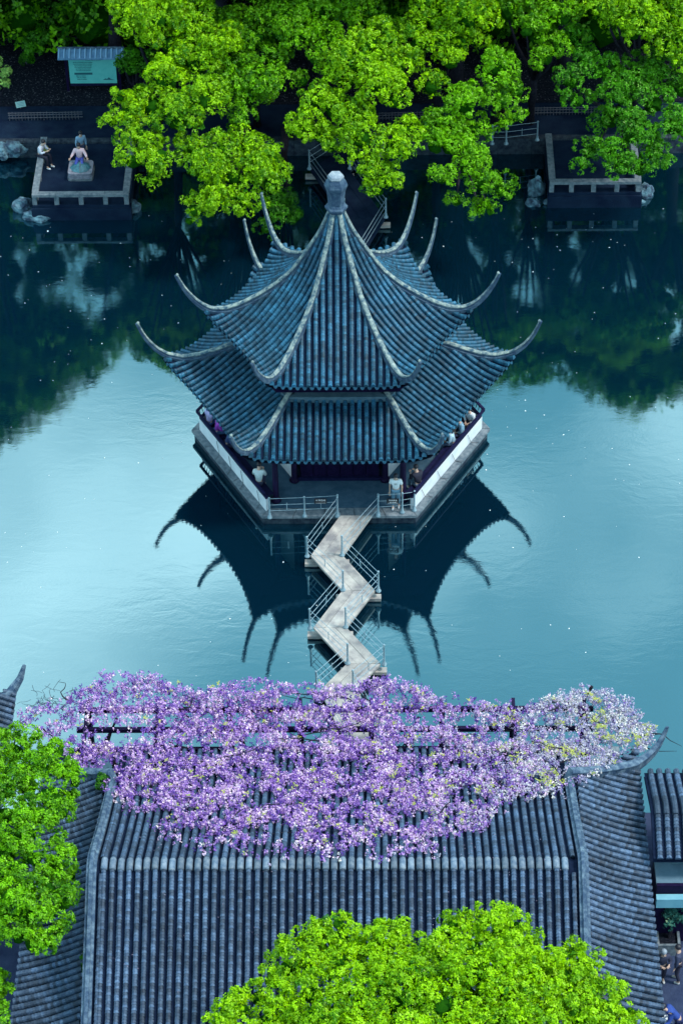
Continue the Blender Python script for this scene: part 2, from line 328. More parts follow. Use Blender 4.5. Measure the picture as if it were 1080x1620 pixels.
def roof(name, Hp, Mp, a_top, a_mid, rC, tipR, beamtop, pitch, nrow, hip0):
    root = None
    hipz = lambda r: Hp(r) - beamtop
    aC = rC*c30; xC = rC*.5
    def ae(x): return a_mid + (aC-a_mid)*min(1, abs(x)/xC)**2.6
    def z(x, a):
        t = min(1., abs(x)/max(a*t30, 1e-6)); r = a/c30
        m = Mp(a) if a <= a_mid else Mp(a_mid) - (a-a_mid)*.28
        return m + (hipz(r)-m)*t**2.4
    # deck per face (pan tiles), with small steps
    dk = MB(); NX, NA = 24, 26
    vs = []
    for side in (-1,):
        for i in range(NA+1):
            for j in range(NX+1):
                u = j/NX*2-1
                # param: x = u * half width at this a, a interpolated to the eave at that x
                s = i/NA; xe = u*xC; a1 = ae(xe); a = a_top + (a1-a_top)*s; x = u*a*t30*(1 if s < 1 else 1)
                x = x*(1-s) + xe*s if abs(xe) > abs(x) else x
                x = max(-a*t30, min(a*t30, x))
                vs.append((x, -a, z(x, a) - .035))
    fs = [(i*(NX+1)+j, (i+1)*(NX+1)+j, (i+1)*(NX+1)+j+1, i*(NX+1)+j+1) for i in range(NA) for j in range(NX)]
    dk.add(vs, fs)
    n0 = len(vs)
    dk.add([(x, y, zz-.16) for x, y, zz in vs], [q[::-1] for q in fs])
    dm = dk.mesh('roof_deck', M['pan'], True)
    rows = []
    for i in range(nrow):
        x = (i-(nrow-1)/2)*pitch; a0 = max(a_top, (abs(x)+.06)/t30); a1 = ae(x)+.05
        if a1-a0 < .12: continue
        n = max(3, int((a1-a0)/.12)); path = [(x, -(a0+(a1-a0)*q/n), z(x, a0+(a1-a0)*q/n)+.03) for q in range(n+1)]
        r = MB(); tile_row(r, path, (1, 0, 0), r=.082, step=.105)
        # round end disc and drip
        rows.append(r.mesh('tile_row', M['tile'], False, True))
    drip = MB()
    for i in range(nrow-1):
        x = (i-(nrow-2)/2)*pitch; a1 = ae(x)+.03
        zz = z(x, a1); drip.add([(x-.09, -a1-.02, zz-.02), (x+.09, -a1-.02, zz-.02), (x+.05, -a1-.05, zz-.10), (x, -a1-.055, zz-.13), (x-.05, -a1-.05, zz-.10), (x-.09, -a1+.02, zz-.04), (x+.09, -a1+.02, zz-.04)],
            [(0, 4, 3), (0, 3, 2, 1), (0, 1, 6, 5)])
    dripm = drip.mesh('drip_tiles', M['tile'], False, True)
    root = link(name, dm, pav)
    tag(root, 'steep upper roof tier' if name == 'upper_roof' else 'wide lower roof tier')
    for k in range(6):
        if k: link('roof_deck', dm, root, rz=rad(60*k))
        o = link('drip_tiles', dripm, root, rz=rad(60*k)); o['kind'] = 'stuff'
        for me in rows: link('tile_row', me, root, rz=rad(60*k))
    # hip ridges with upturned horns
    n = 44; pts = []; sc_ = []
    for q in range(n+1):
        r = hip0 + (tipR-hip0)*q/n
        pts.append((r, 0, Hp(r))); e = max(0, (r-rC*.80)/(tipR-rC*.80)); sc_.append(.86*(1-.60*e**1.25))
    dz = beamtop+.1
    prof = [(-.12, -dz), (.12, -dz), (.14, -.12), (.09, -.11), (.09, -.03), (.11, 0), (-.11, 0), (-.09, -.03), (-.09, -.11), (-.14, -.12)]
    hb = MB(); hb.sweep(pts, prof, scales=sc_)
    hm = hb.mesh('hip_ridge', M['ridge'], False)
    cp = MB(); cp.sweep([(p[0], p[1], p[2]+.045*k_) for p, k_ in zip(pts, sc_)], [(-.10, -.05), (.10, -.05), (.105, 0), (.06, .05), (-.06, .05), (-.105, 0)], scales=sc_)
    cp.add(*_knob(pts[-1], .06)); cm = cp.mesh('ridge_cap', M['ridgecap'], False)
    for k in range(6): link('hip_ridge', hm, root, rz=rad(-120+60*k)); link('ridge_cap', cm, root, rz=rad(-120+60*k))
    return root
def _knob(p, r):
    vs = [(p[0]+r*cos(a)*cos(e), p[1]+r*sin(a)*cos(e), p[2]+r*sin(e)) for e in (-1.2, -.5, .3, 1.1) for a in [2*PI*j/6 for j in range(6)]]
    fs = [(i*6+j, i*6+(j+1) % 6, (i+1)*6+(j+1) % 6, (i+1)*6+j) for i in range(3) for j in range(6)] + [tuple(range(6))[::-1], tuple(18+j for j in range(6))]
    return vs, fs
lower = roof('lower_roof', LH, LM, 2.98, 5.40, 6.75, 7.53, .20, .262, 25, 3.42)
upper = roof('upper_roof', UH, UM, .18, 4.0, 5.05, 5.93, .22, .262, 19, .22)
# neck wall and the plastered band where the lower roof meets it
mb = MB(); mb.prism([hexv(3.36, k, 0)[:2] for k in range(6)], 4.725, 6.0); mb.build('neck_wall', M['wood'], pav)
for k in range(6):
    m_ = MB(); A = 3.42*c30
    m_.box(-1.84, 1.84, -A-.30, -A+.05, 4.50, 4.76); m_.box(-1.88, 1.88, -A-.36, -A+.06, 4.765, 4.83)
    m_.build('roof_band', M['bandm'], pav, rz=rad(60*k))
# soffits with rafters
for (Rw, zw, Re, ze, nm) in ((4.7, 3.62, 6.1, 3.42, 'soffit'), (3.4, 5.95, 4.5, 5.55, 'soffit')):
    m_ = MB(); v = ring_of(Rw, zw) + ring_of(Re, ze); m_.add(v, [(i, (i+1) % 6, 6+(i+1) % 6, 6+i) for i in range(6)]); m_.build(nm, M['wood'], pav)
# finial: six-sided vase with flat pale cap
fin = MB().lathe([(.30, 10.85), (.36, 10.9), (.42, 11.02), (.42, 11.08), (.34, 11.12), (.30, 11.20), (.31, 11.45), (.34, 11.72), (.42, 11.95), (.43, 12.02), (.36, 12.20), (.28, 12.32)], 6, a0=0).build('finial', M['ridge'], pav)
MB().lathe([(.30, 12.32), (.31, 12.36), (.27, 12.44), (.15, 12.47)], 6).build('finial_cap', mat('white_weathered_cap', (.13, .17, .22), .8, (.26, .30, .33), 8), fin)

# posts and rails ------------------------------------------------------------
def post_mesh(h=1.02):
    return MB().lathe([(.10, 0), (.10, .05), (.055, .09), (.05, .2), (.035, .24), (.03, h-.08), (.045, h-.05), (.03, h)], 8).mesh('post', M['iron'], True)
PM = post_mesh()
def railing(label, pts, rz=None, n_between=0, zs=(.35, .64, .95), cat='railing', group=None, r=.011, post=None, offpts=()):
    t = thing('metal_railing', label, cat, tuple(pts[0]), 0, group); o0 = Vector(pts[0])
    for p in pts: link('post', post or PM, t, tuple(Vector(p)-o0))
    for a, b in zip(pts[:-1], pts[1:]):
        a, b = Vector(a)-o0, Vector(b)-o0
        for zz in zs: MB().tube([a+Vector((0, 0, zz)), b+Vector((0, 0, zz))], r, 5).build('rail', M['iron'], t)
        c = (a+b)/2
        if (b-a).length > 1.2: MB().tube([c+Vector((0, 0, zs[0])), c+Vector((0, 0, zs[1]+.08))], .014, 5).build('rail_stay', M['iron'], t)
    return t
q = lambda x, y, z: tuple(atz(x, y, z))
railing('pale iron railing on the left front edge of the pavilion platform, with a black sign', [q(427, 819, PZ), q(482, 817, PZ), q(534, 814, PZ)])
railing('pale iron railing on the right front edge of the pavilion platform by the standing man', [q(598, 813, PZ), q(636, 811, PZ), q(655, 808, PZ)])
def text(body, size, m, parent, loc, rot, name='lettering', extrude=.002):
    cu = bpy.data.curves.new(name, 'FONT'); cu.body = body; cu.size = size; cu.extrude = extrude; cu.align_x = 'CENTER'; cu.align_y = 'CENTER'
    cu.resolution_u = 2; cu.materials.append(m); o = bpy.data.objects.new(name+'_curve', cu); C.objects.link(o)
    me = bpy.data.meshes.new_from_object(o); bpy.data.objects.remove(o)
    o = link(name, me, parent, loc); o.rotation_euler = rot
    return o
def small_sign(x, y, label, lines):
    p = atz(x, y, PZ+.80); t = thing('warning_sign', label, 'sign', tuple(p))
    MB().box(-.23, .23, -.012, .012, -.11, .13).build('plate', M['black'], t)
    for i, (s_, sz) in enumerate(lines): text(s_, sz, M['white'], t, (0, -.016, .05-.11*i), (PI/2, 0, 0))
    MB().box(-.19, .19, -.016, -.0125, -.085, -.075).build('underline', M['white'], t)
small_sign(507, 793, 'small black sign with four white characters on the left platform railing', [('水深危险', .095)])
small_sign(621, 793, 'small black sign with two lines of white print in front of the standing man', [('注意安全', .08), ('请勿翻越', .06)])

# ------------------------------------------------------------------ zigzag bridges
DZ = .50
def bridge(label, turns, W, zt, posts_L, posts_R, m=None):
    t = thing('zigzag_bridge', label, 'bridge', tuple(turns[0])); o0 = np.array(turns[0])
    for i in range(len(turns)-1):
        a, b = np.array(turns[i])-o0, np.array(turns[i+1])-o0
        cuts = [0, .30, .66, 1] if i % 2 else [0, .36, .70, 1]
        for j in range(3):
            g = .006; u0 = -W/2+W*cuts[j]+g; u1 = -W/2+W*cuts[j+1]-g; dy = -g if b[1] < a[1] else g
            po = [(a[0]+u0, a[1]+dy), (a[0]+u1, a[1]+dy), (b[0]+u1, b[1]-dy), (b[0]+u0, b[1]-dy)]
            o = MB().prism(po, -.10, 0).build('deck_slab', m or M['slab'], t); o.location.z = random.uniform(-.006, .006)
        # beams under the slabs
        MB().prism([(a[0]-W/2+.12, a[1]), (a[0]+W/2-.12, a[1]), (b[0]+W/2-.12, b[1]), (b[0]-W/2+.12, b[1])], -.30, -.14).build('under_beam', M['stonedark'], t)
        MB().box(b[0]-W/2-.22, b[0]+W/2+.22, b[1]-.13, b[1]+.13, -.44, -.31).build('pier_cap', M['slab'], t)
        for s_ in (-1, 1): MB().box(b[0]+s_*(W/2-.1)-.12, b[0]+s_*(W/2-.1)+.12, b[1]-.11, b[1]+.11, -1.9, -.44).build('pier', M['stonedark'], t)
    return t
TP = [(563, 822), (517, 879), (567, 934), (522, 993), (575, 1050), (533, 1092)]
T = [tuple(atz(x, y, DZ)) for x, y in TP]; T[0] = (T[0][0], -5.04, DZ)
T = [T[0]] + [(a, b, DZ) for a, b, _ in T[1:6]] + [(T[4][0]+.1, -16.9, DZ)]
W = 1.20
bridge('pale stone zigzag footbridge leading from the wisteria shore to the pavilion front', T, W, DZ, None, None)
for s_, lab in ((-1, 'thin iron railing along the left side of the pale zigzag footbridge'), (1, 'thin iron railing along the right side of the pale zigzag footbridge')):
    pts = []
    for i, p in enumerate(T):
        outer = (i % 2 == 1) == (s_ == -1)
        off = W/2 + (.12 if outer else -.04)
        if i == 0: pts.append((T[0][0]+s_*(W/2+.05), -5.25, DZ)); continue
        pts.append((p[0]+s_*off, p[1], DZ-(.05 if outer else 0)))
    pts[0] = q(534, 814, PZ) if s_ < 0 else q(598, 813, PZ)
    pts[0] = (pts[0][0], pts[0][1]-.12, PZ)
    railing(lab, pts)
# the bridge behind the pavilion to the far bank
BT = [(-.55, 5.03, DZ)] + [tuple(atz(x, y, DZ)) for x, y in ((590, 350), (555, 330), (512, 270))]
BT = [(.6, 5.04, DZ), (-.9, 8.3, DZ), (.85, 11.6, DZ), (-.5, 14.6, DZ), (.9, 17.4, DZ), (.3, 19.1, DZ)]
p1 = atz(505, 268, DZ); p2 = atz(572, 345, DZ)
BT = [(.4, 5.04, DZ), (-.9, 8.8, DZ), (p2[0]+.15, p2[1], DZ), (p1[0]+.45, p1[1], DZ), (p1[0]+1.9, 19.1, DZ)]
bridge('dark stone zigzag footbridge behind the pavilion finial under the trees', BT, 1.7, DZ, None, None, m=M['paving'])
for s_, lab in ((-1, 'thin iron railing on the left of the dark bridge behind the finial'), (1, 'thin iron railing on the right of the dark bridge behind the finial')):
    railing(lab, [(p[0]+s_*.88, p[1]+.03, DZ) for p in BT])
railing('pale iron railing on the bank edge left of the right-hand stone terrace', [q(778, 228, .75), q(800, 228, .75), q(849, 222, .75)])
railing('thin iron railing at the shore right of the hall roof corner', [(10.7, -19.75, .62), (12.4, -19.75, .62), (14.2, -19.75, .62)])

# ------------------------------------------------------------------ stone terraces on the far bank
def terrace(label, x0, x1, yf, z, posts, lab2):
    t = thing('stone_terrace', label, 'terrace', (x0, yf, 0)); w_ = x1-x0; d = NB-.2-yf
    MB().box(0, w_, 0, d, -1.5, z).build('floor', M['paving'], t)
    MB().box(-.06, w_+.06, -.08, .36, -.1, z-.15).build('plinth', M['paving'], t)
    zt = z+.42
    for xx in posts: MB().box(xx-.10, xx+.10, .02, .22, z+.001, zt).build('post', M['stone'], t)
    n = 4 if len(posts) > 4 else 3
    for i in range(n): MB().box(.002+w_*i/n+.006, w_*(i+1)/n-.006, -.01, .27, zt+.002, zt+.12).build('bench_slab', M['stone'], t)
    for sx in (0.13, w_-.13):
        for i in range(3):
            y0 = .28+(d-.5)*i/3; y1 = .28+(d-.5)*(i+1)/3-.012
            MB().box(sx-.14, sx+.14, y0, y1, zt+.002, zt+.12).build('bench_slab', M['stone'], t)
            MB().box(sx-.09, sx+.09, y0+.1, y0+.28, z+.001, zt).build('post', M['stone'], t)
    return t
lt = atz(52, 325, .75); rt = atz(205, 325, .75)
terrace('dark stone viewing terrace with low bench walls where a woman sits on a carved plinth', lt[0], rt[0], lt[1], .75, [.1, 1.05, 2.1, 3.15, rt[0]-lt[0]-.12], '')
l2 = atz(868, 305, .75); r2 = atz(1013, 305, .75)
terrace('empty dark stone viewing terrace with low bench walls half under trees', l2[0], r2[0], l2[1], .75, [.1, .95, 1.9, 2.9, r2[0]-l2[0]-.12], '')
# rocks
def rock(x, y, s, label, seed, z=.1):
    r = np.random.default_rng(seed); p = atz(x, y, z)
    import bmesh
    bm = bmesh.new(); bmesh.ops.create_icosphere(bm, subdivisions=3, radius=1)
    from mathutils import noise
    off = Vector((seed*3.1, seed*1.7, 0))
    for v in bm.verts:
        n1 = noise.noise(v.co*1.3+off); n2 = noise.noise(v.co*3.2+off); n3 = noise.noise(v.co*7+off)
        v.co *= 1+.5*n1+.28*n2+.14*n3
        v.co = Vector((v.co.x*s[0], v.co.y*s[1], v.co.z*s[2]))
    me = bpy.data.meshes.new('rock'); bm.to_mesh(me); bm.free(); me.materials.append(M['rock'])
    tag(link('rock', me, None, tuple(p)), label, 'rock', 'rocks at the foot of the stone terraces')
rock(38, 328, (.45, .35, .45), 'rugged teal rock at the left front corner of the left terrace', 1)
rock(62, 342, (.62, .30, .30), 'long low rock in the water below the left corner of the left terrace', 2)
rock(208, 330, (.42, .30, .40), 'pale rounded rock at the right front corner of the left terrace', 3)
rock(183, 336, (.40, .26, .25), 'flat rock in the water before the right corner of the left terrace', 4)
rock(849, 300, (.36, .40, .55), 'tall pale rock left of the right terrace corner', 5)
rock(874, 316, (.40, .28, .28), 'low pale rock under the front left post of the right terrace', 6)
rock(1020, 305, (.34, .3, .42), 'rock at the front right corner of the right terrace', 7)
rock(1000, 318, (.45, .25, .25), 'flat rock below the right end of the right terrace', 8)
rock(22, 236, (.55, .35, .35), 'bluish rock on the far bank edge left of the seated person', 9, .5)
rock(2, 240, (.4, .35, .35), 'dark rock on the far bank at the left picture edge', 10, .5)
rock(842, 322, (.32, .26, .22), 'small dark rock in the water left of the right terrace', 12, 0)
for i, (x, y) in enumerate(((390, 425), (660, 400), (628, 395))): pass

# carved plinth
p = atz(129, 275, .75); t = thing('carved_stone_plinth', 'rounded square stone plinth carrying a teal carved shell on the left terrace', 'stone carving', tuple(p))
def rsq(w_, r_, n=5): return [((w_-r_)*sx+r_*cos(a), (w_-r_)*sy+r_*sin(a)) for sx, sy, a0 in ((1, 1, 0), (-1, 1, PI/2), (-1, -1, PI), (1, -1, 1.5*PI)) for a in [a0+PI/2*i/n for i in range(n+1)]]
MB().prism(rsq(.56, .16), 0, .10).build('plinth_foot', M['stone'], t)
MB().prism(rsq(.53, .16), .10, .36).build('plinth_block', mat('pinkish_grey_stone', (.14, .15, .20), .8, (.26, .26, .32), 8, .4), t)
sh = MB(); n = 20
vs = [(0, 0, .60)]; 
for j in range(1, 6):
    for i in range(n):
        a = 2*PI*i/n; rr = j/5; sc1 = 1+.06*cos(8*a)*rr
        vs.append((.44*rr*cos(a)*sc1, -.04+.42*rr*sin(a)*sc1, .365+.22*(1-rr**2)+.02*abs(cos(4*a))*rr))
fs = [(0, 1+i, 1+(i+1) % n) for i in range(n)] + [(1+(j-1)*n+i, 1+j*n+i, 1+j*n+(i+1) % n, 1+(j-1)*n+(i+1) % n) for j in range(1, 5) for i in range(n)]
sh.add(vs, fs); sh.build('carved_shell', mat('teal_bronze', (.02, .09, .13), .5, (.06, .20, .25), 10, .3), t, smooth=True)
MB().tube([(0, -.44, .40), (0, -.2, .57), (0, 0, .61), (0, .2, .56)], .025, 6).build('shell_ridge', M['stone'], t)

# information board with its own little tiled roof
p = atz(150, 143, .78); t = thing('information_board', 'turquoise information board under a small tiled roof on the planted bank', 'information board', tuple(p))
bw = 1.06
for s_ in (-1, 1): MB().box(s_*(bw+.12)-.06, s_*(bw+.12)+.06, -.06, .06, 0, 2.05).build('post', M['wood'], t)
pan = MB().box(-bw, bw, -.03, .03, .40, 1.86).build('panel', M['board'], t)
MB().box(-bw, bw, -.045, .045, .28, .39).build('bottom_board', M['wood2'], t)
for i in range(13):
    MB().tube([(-1.42+i*.236, -.42, 1.98), (-1.42+i*.236, -.03, 2.24)], .035, 6).build('cover_tile', mat('board_roof_tile', (.22, .40, .60), .6) if i == 0 else bpy.data.materials['board_roof_tile'], t)
MB().add([(-1.48, -.45, 1.95), (1.48, -.45, 1.95), (1.48, 0, 2.22), (-1.48, 0, 2.22), (-1.48, .45, 1.95), (1.48, .45, 1.95), (-1.48, -.45, 1.90), (1.48, -.45, 1.90), (1.48, .45, 1.90), (-1.48, .45, 1.90)],
    [(0, 1, 2, 3), (3, 2, 5, 4), (6, 9, 8, 7), (0, 6, 7, 1), (4, 5, 8, 9), (0, 3, 4, 9, 6), (1, 7, 8, 5, 2)]).build('board_roof', mat('board_roof_blue', (.06, .16, .30), .7, (.12, .26, .42), 5), t)
MB().tube([(-1.5, 0, 2.25), (1.5, 0, 2.25)], .06, 6).build('board_ridge', M['ridge_hall'], t)
TR = (PI/2, 0, 0)
text('小瀛洲园林导览图', .135, M['print'], pan, (0, -.036, 1.74), TR)
text('SCENIC AREA GUIDE', .075, M['print'], pan, (.05, -.036, 1.62), TR)
for i in range(6): text('湖中有岛岛中有湖曲桥相连亭台错落'[i:]+'园林'[:i % 2+1], .052, M['print'], pan, (-.42, -.036, 1.50-i*.085), TR)
MB().box(-.84, -.02, -.034, -.031, .86, .97).build('print_bar', M['print'], pan)
for i in range(3): text('春夏秋冬四季景色', .055, M['print'], pan, (-.55+i*.02, -.036, .79-i*.09), TR)
mp_ = MB()
mp_.add([(.42, -.034, .58), (.55, -.034, .66), (.62, -.034, .63), (.70, -.034, .72), (.80, -.034, .62), (.98, -.034, .58)], [(0, 5, 4, 3, 2, 1)]); mp_.build('print_hills', M['print'], pan)
# tilted small placard on the soil
p = atz(33, 165, 1.0); t = thing('plant_placard', 'small pale tilted placard standing in the leaf litter', 'sign', tuple(p), .35)
o = MB().box(-.22, .22, -.15, .15, -.01, .012).build('plate', mat('pale_placard', (.18, .38, .40), .5), t); o.rotation_euler = (.55, 0, 0)
for i in range(3):
    o2 = MB().box(-.15, .15, .06-i*.07, .075-i*.07, .0125, .015).build('print_line', M['print'], o)
MB().tube([(0, 0, 0), (0, .05, -.24)], .02, 5).build('stake', M['stone'], t)
# bamboo fence
def bamboo(label, xa, xb, y, h=.42):
    a, b = atz(xa, y, .78), atz(xb, y-2, .78); L_ = np.linalg.norm(b-a)
    t = thing('bamboo_fence', label, 'fence', tuple(a), math.atan2(b[1]-a[1], b[0]-a[0]))
    n = int(L_/.14); me = MB().tube([(0, 0, 0), (0, 0, h)], .016, 5).mesh('cane', M['bamboo'])
    for i in range(n): link('cane', me, t, (i*.14, random.uniform(-.01, .01), random.uniform(-.03, 0)))
    for zz in (.12, .27, .38): MB().tube([(-.05, -.02, zz), (L_+.02, -.02, zz)], .018, 5).build('rail', M['bamboo'], t)
bamboo('low bamboo lattice fence along the planted bank below the small placard', 16, 131, 190)
bamboo('low bamboo fence on the dark bank behind the right-hand terrace', 835, 960, 182)
bamboo('low bamboo fence between tree crowns above the pavilion', 600, 700, 190)

# ------------------------------------------------------------------ halls with rolled roofs
def slope_z(t): t = abs(t); return 7.45 - .56*t + .011*t*t if t > .35 else 7.45-.56*.35+.011*.35**2 + .08*(1-(t/.35)**2)
HX0, HX1, HY = -6.95, 7.50, -27.8
hall = thing('lakeside_hall', 'large grey tiled hall roof with rolled ridge, half covered by wisteria blossom', 'hall', (0, 0, 0))
RUN = 7.9
def deck(f, x0, x1, ts, axis=0, th=.18):
    mb = MB(); vs = []; n = len(ts)
    for tt in ts: vs += [(x0, tt[0], tt[1]), (x1, tt[0], tt[1])]
    for tt in ts: vs += [(x0, tt[0], tt[1]-th), (x1, tt[0], tt[1]-th)]
    fs = [(2*i, 2*i+1, 2*i+3, 2*i+2) for i in range(n-1)] + [(2*n+2*i, 2*n+2*i+2, 2*n+2*i+3, 2*n+2*i+1) for i in range(n-1)]
    return mb.add(vs, fs)
ts = [(HY+t_, slope_z(t_)-.06) for t_ in np.linspace(-RUN, RUN, 60)]
main = deck(None, HX0+.05, HX1-.05, ts).build('main_roof', M['pan'], hall)
pitch = .2505; nrow = int((HX1-HX0-.5)/pitch)
for sgn in (1, -1):
    for variant in range(3):
        mbr = MB(); n = 60; path = [(0, HY+sgn*(.18+(RUN-.18)*i/n), slope_z(.18+(RUN-.18)*i/n)+.02) for i in range(n+1)]
        tile_row(mbr, path, (1, 0, 0), r=.076, step=.088 if sgn < 0 else .12)
        me = mbr.mesh('tile_row', M['tile_hall'] if sgn < 0 else M['tile_hall'], False, True)
        for i in range(variant, nrow, 3):
            x = HX0+.25+pitch*(i+.5); link('tile_row', me, main, (x+random.uniform(-.012, .012), random.uniform(-.02, .02), random.uniform(-.01, .01)), random.uniform(-.0022, .0022)*0)
rt_ = MB(); path = [(0, HY+t_, slope_z(t_)+.045) for t_ in np.linspace(-.20, .20, 7)]
for a_, b_ in zip(path[:-1], path[1:]): pass
rt_.sweep(path, [(-.10, -.08), (.10, -.08), (.098, 0), (.07, .06), (0, .088), (-.07, .06), (-.098, 0)])
rme = rt_.mesh('ridge_tile', M['ridgetile'], True)
for i in range(nrow): link('ridge_tile', rme, main, (HX0+.25+pitch*(i+.5), random.uniform(-.02, .02), random.uniform(-.008, .008)))
# gable verge ridges
verge_prof = [(-.13, -.35), (.13, -.35), (.13, .02), (.15, .025), (.15, .06), (.08, .08), (.055, .16), (-.055, .16), (-.08, .08), (-.15, .06), (-.15, .025), (-.13, .02)]
GF = 5.55
for x in (HX0+.02, HX1-.02):
    pts = [(x, HY+t_, slope_z(t_)+.10) for t_ in np.linspace(-RUN+.1, GF, 44)]
    MB().sweep(pts, verge_prof).build('verge_ridge', M['ridge_hall'], main)
    s_ = 1 if x > 0 else -1
    r_ = MB(); tile_row(r_, [(x-s_*.28, HY+t_, slope_z(t_)+.02) for t_ in np.linspace(.3, GF, 30)], (1, 0, 0), r=.07, step=.12)
    r_.build('verge_tile_row', M['tile_hall'], main, tint=True); r_ = MB()
    tile_row(r_, [(x-s_*.28, HY-t_, slope_z(t_)+.02) for t_ in np.linspace(.3, GF+2, 30)], (1, 0, 0), r=.07, step=.12)
    r_.build('verge_tile_row', M['tile_hall'], main, tint=True)
g_ = np.random.default_rng(41); V_ = []
for i in range(900):
    x, t_ = g_.uniform(HX0+.3, HX1-.3), g_.uniform(-6, 5); 
    if mnoise0.noise(Vector((x*.8, t_*.8, 1))) < g_.uniform(-.2, .5): continue
    p = np.array([x, HY+t_, slope_z(t_)+.12]); a = g_.uniform(0, PI); s = g_.uniform(.010, .024); u = np.array([cos(a), sin(a)*.8, 0])*s; w_ = np.array([-sin(a), cos(a)*.8, .2])*s*.7; V_.append([p-u, p+w_, p+u, p-w_])
tag(link('roof_litter', quads_mesh('roof_litter', np.array(V_), mat('faded_petal', (.22, .18, .26), .9))), 'faded petals and specks scattered on the hall roof tiles', 'petals', None, 'stuff')
# gable walls
for x in (HX0+.05, HX1-.05):
    poly = [(HY+t_, slope_z(t_)-.25) for t_ in np.linspace(-5.5, 5.5, 15)]
    v = [(x-.08, a_, b_) for a_, b_ in poly] + [(x+.08, a_, b_) for a_, b_ in poly]; n = len(poly)
    MB().add(v, [tuple(range(n)), tuple(range(n, 2*n))[::-1]] + [(i, (i+1) % n, (i+1) % n+n, i+n) for i in range(n)]).build('gable_wall', M['white'], hall)
# side skirts
for s_, xin, xe in ((1, HX1, 9.80), (-1, HX0, -9.30)):
    zi, ze = 4.92, 3.84
    def sz(x): u = abs(x-xin)/abs(xe-xin); return zi+(ze-zi)*u - .10*sin(PI*u)
    Ya, Yb = HY-RUN, HY+RUN
    yt = HY+GF+.25                                  # hip start
    side = MB(); xs = np.linspace(xin+s_*.10, xe, 10)
    def ymax(x): u = abs(x-xin)/abs(xe-xin); return yt + (Yb-.15-yt)*u
    vs = []
    for x in xs: vs += [(x, Ya, sz(x)-.05), (x, ymax(x), sz(x)-.05)]
    for x in xs: vs += [(x, Ya, sz(x)-.22), (x, ymax(x), sz(x)-.22)]
    n = len(xs); fs = [(2*i, 2*i+2, 2*i+3, 2*i+1) for i in range(n-1)] + [(2*n+2*i, 2*n+2*i+1, 2*n+2*i+3, 2*n+2*i+2) for i in range(n-1)] + [(2*n-2, 2*n-1, 4*n-1, 4*n-2)]
    so = side.add(vs, fs).build('side_roof', M['pan'], hall)
    rows = int((Yb-Ya)/pitch)
    base = None
    vm = []
    for vv in range(3):
        m_ = MB(); tile_row(m_, [(x, 0, sz(x)+.02) for x in np.linspace(xin+s_*.22, xe+s_*.06, 14)], (0, 1, 0), r=.084, step=.10); vm.append(m_.mesh('tile_row', M['tile_hall'], False, True))
    for i in range(rows):
        y = Ya+.1+pitch*i
        if y <= yt: link('tile_row', vm[i % 3], so, (0, y, 0))
        else:
            u = (y-yt)/(Yb-.15-yt); x0 = xin+(xe-xin)*u+s_*.12
            if abs(xe-x0) > .15:
                m_ = MB(); tile_row(m_, [(x, 0, sz(x)+.02+.25*u**3) for x in np.linspace(x0, xe+s_*.06, 8)], (0, 1, 0), r=.084, step=.10); m_.build('tile_row', M['tile_hall'], so, (0, y, 0), tint=True)
    # hip ridge with flying tip
    tip = aty(1054, 1152, -19.7) if s_ > 0 else np.array([-10.2, -19.7, 5.3])
    zc = sz(xe)+.35
    A_ = np.array([xin, yt-.1, 5.05]); B_ = np.array([xe, Yb-.15, zc+.02]); 
    pts = [A_+(B_-A_)*u + np.array([0, 0, -.14*sin(PI*u)]) for u in np.linspace(0, .86, 10)]
    tp = [aty(*c_) for c_ in ((1003, 1209, -20.95), (1019, 1199, -20.6), (1032, 1188, -20.35), (1041, 1176, -20.15), (1048, 1163, -20.0), (1054, 1150, -19.9))]
    if s_ < 0: tp = [np.array([.5-v[0], v[1], v[2]]) for v in tp]
    e_ = tp[0]; pts = [A_+(e_-A_)*u + np.array([0, 0, -.10*sin(PI*u)]) for u in np.linspace(0, .92, 10)] + tp[0:1]
    for a_, b_ in zip(tp[:-1], tp[1:]): pts += [(a_+b_)/2, b_]
    scl = [1.1]*11 + list(np.linspace(.95, .28, 10))
    MB().sweep(pts, [(-.11, -.30), (.11, -.30), (.11, .02), (.13, .03), (.13, .07), (.06, .11), (-.06, .11), (-.13, .07), (-.13, .03), (-.11, .02)], scales=scl).build('hip_ridge', M['ridge_hall'], so)
# walls and columns of the hall
MB().box(HX0-.6, HX1+.6, HY-6, HY+6, .6, 3.9).build('wall', M['white'], hall)
for i in range(7):
    for yy in (HY+6.9, HY-6.9): link('column', MB().lathe([(.2, .6), (.2, .72), (.14, .78), (.13, 3.7)], 10).mesh('column', M['wood'], True) if (i == 0 and yy > HY+6) else bpy.data.meshes['column.002'] if 'column.002' in bpy.data.meshes else MB().lathe([(.14, .62), (.13, 3.7)], 8).mesh('column', M['wood']), hall, (-7.8+i*2.65, yy, 0))
hall.location = (0, 0, 0)

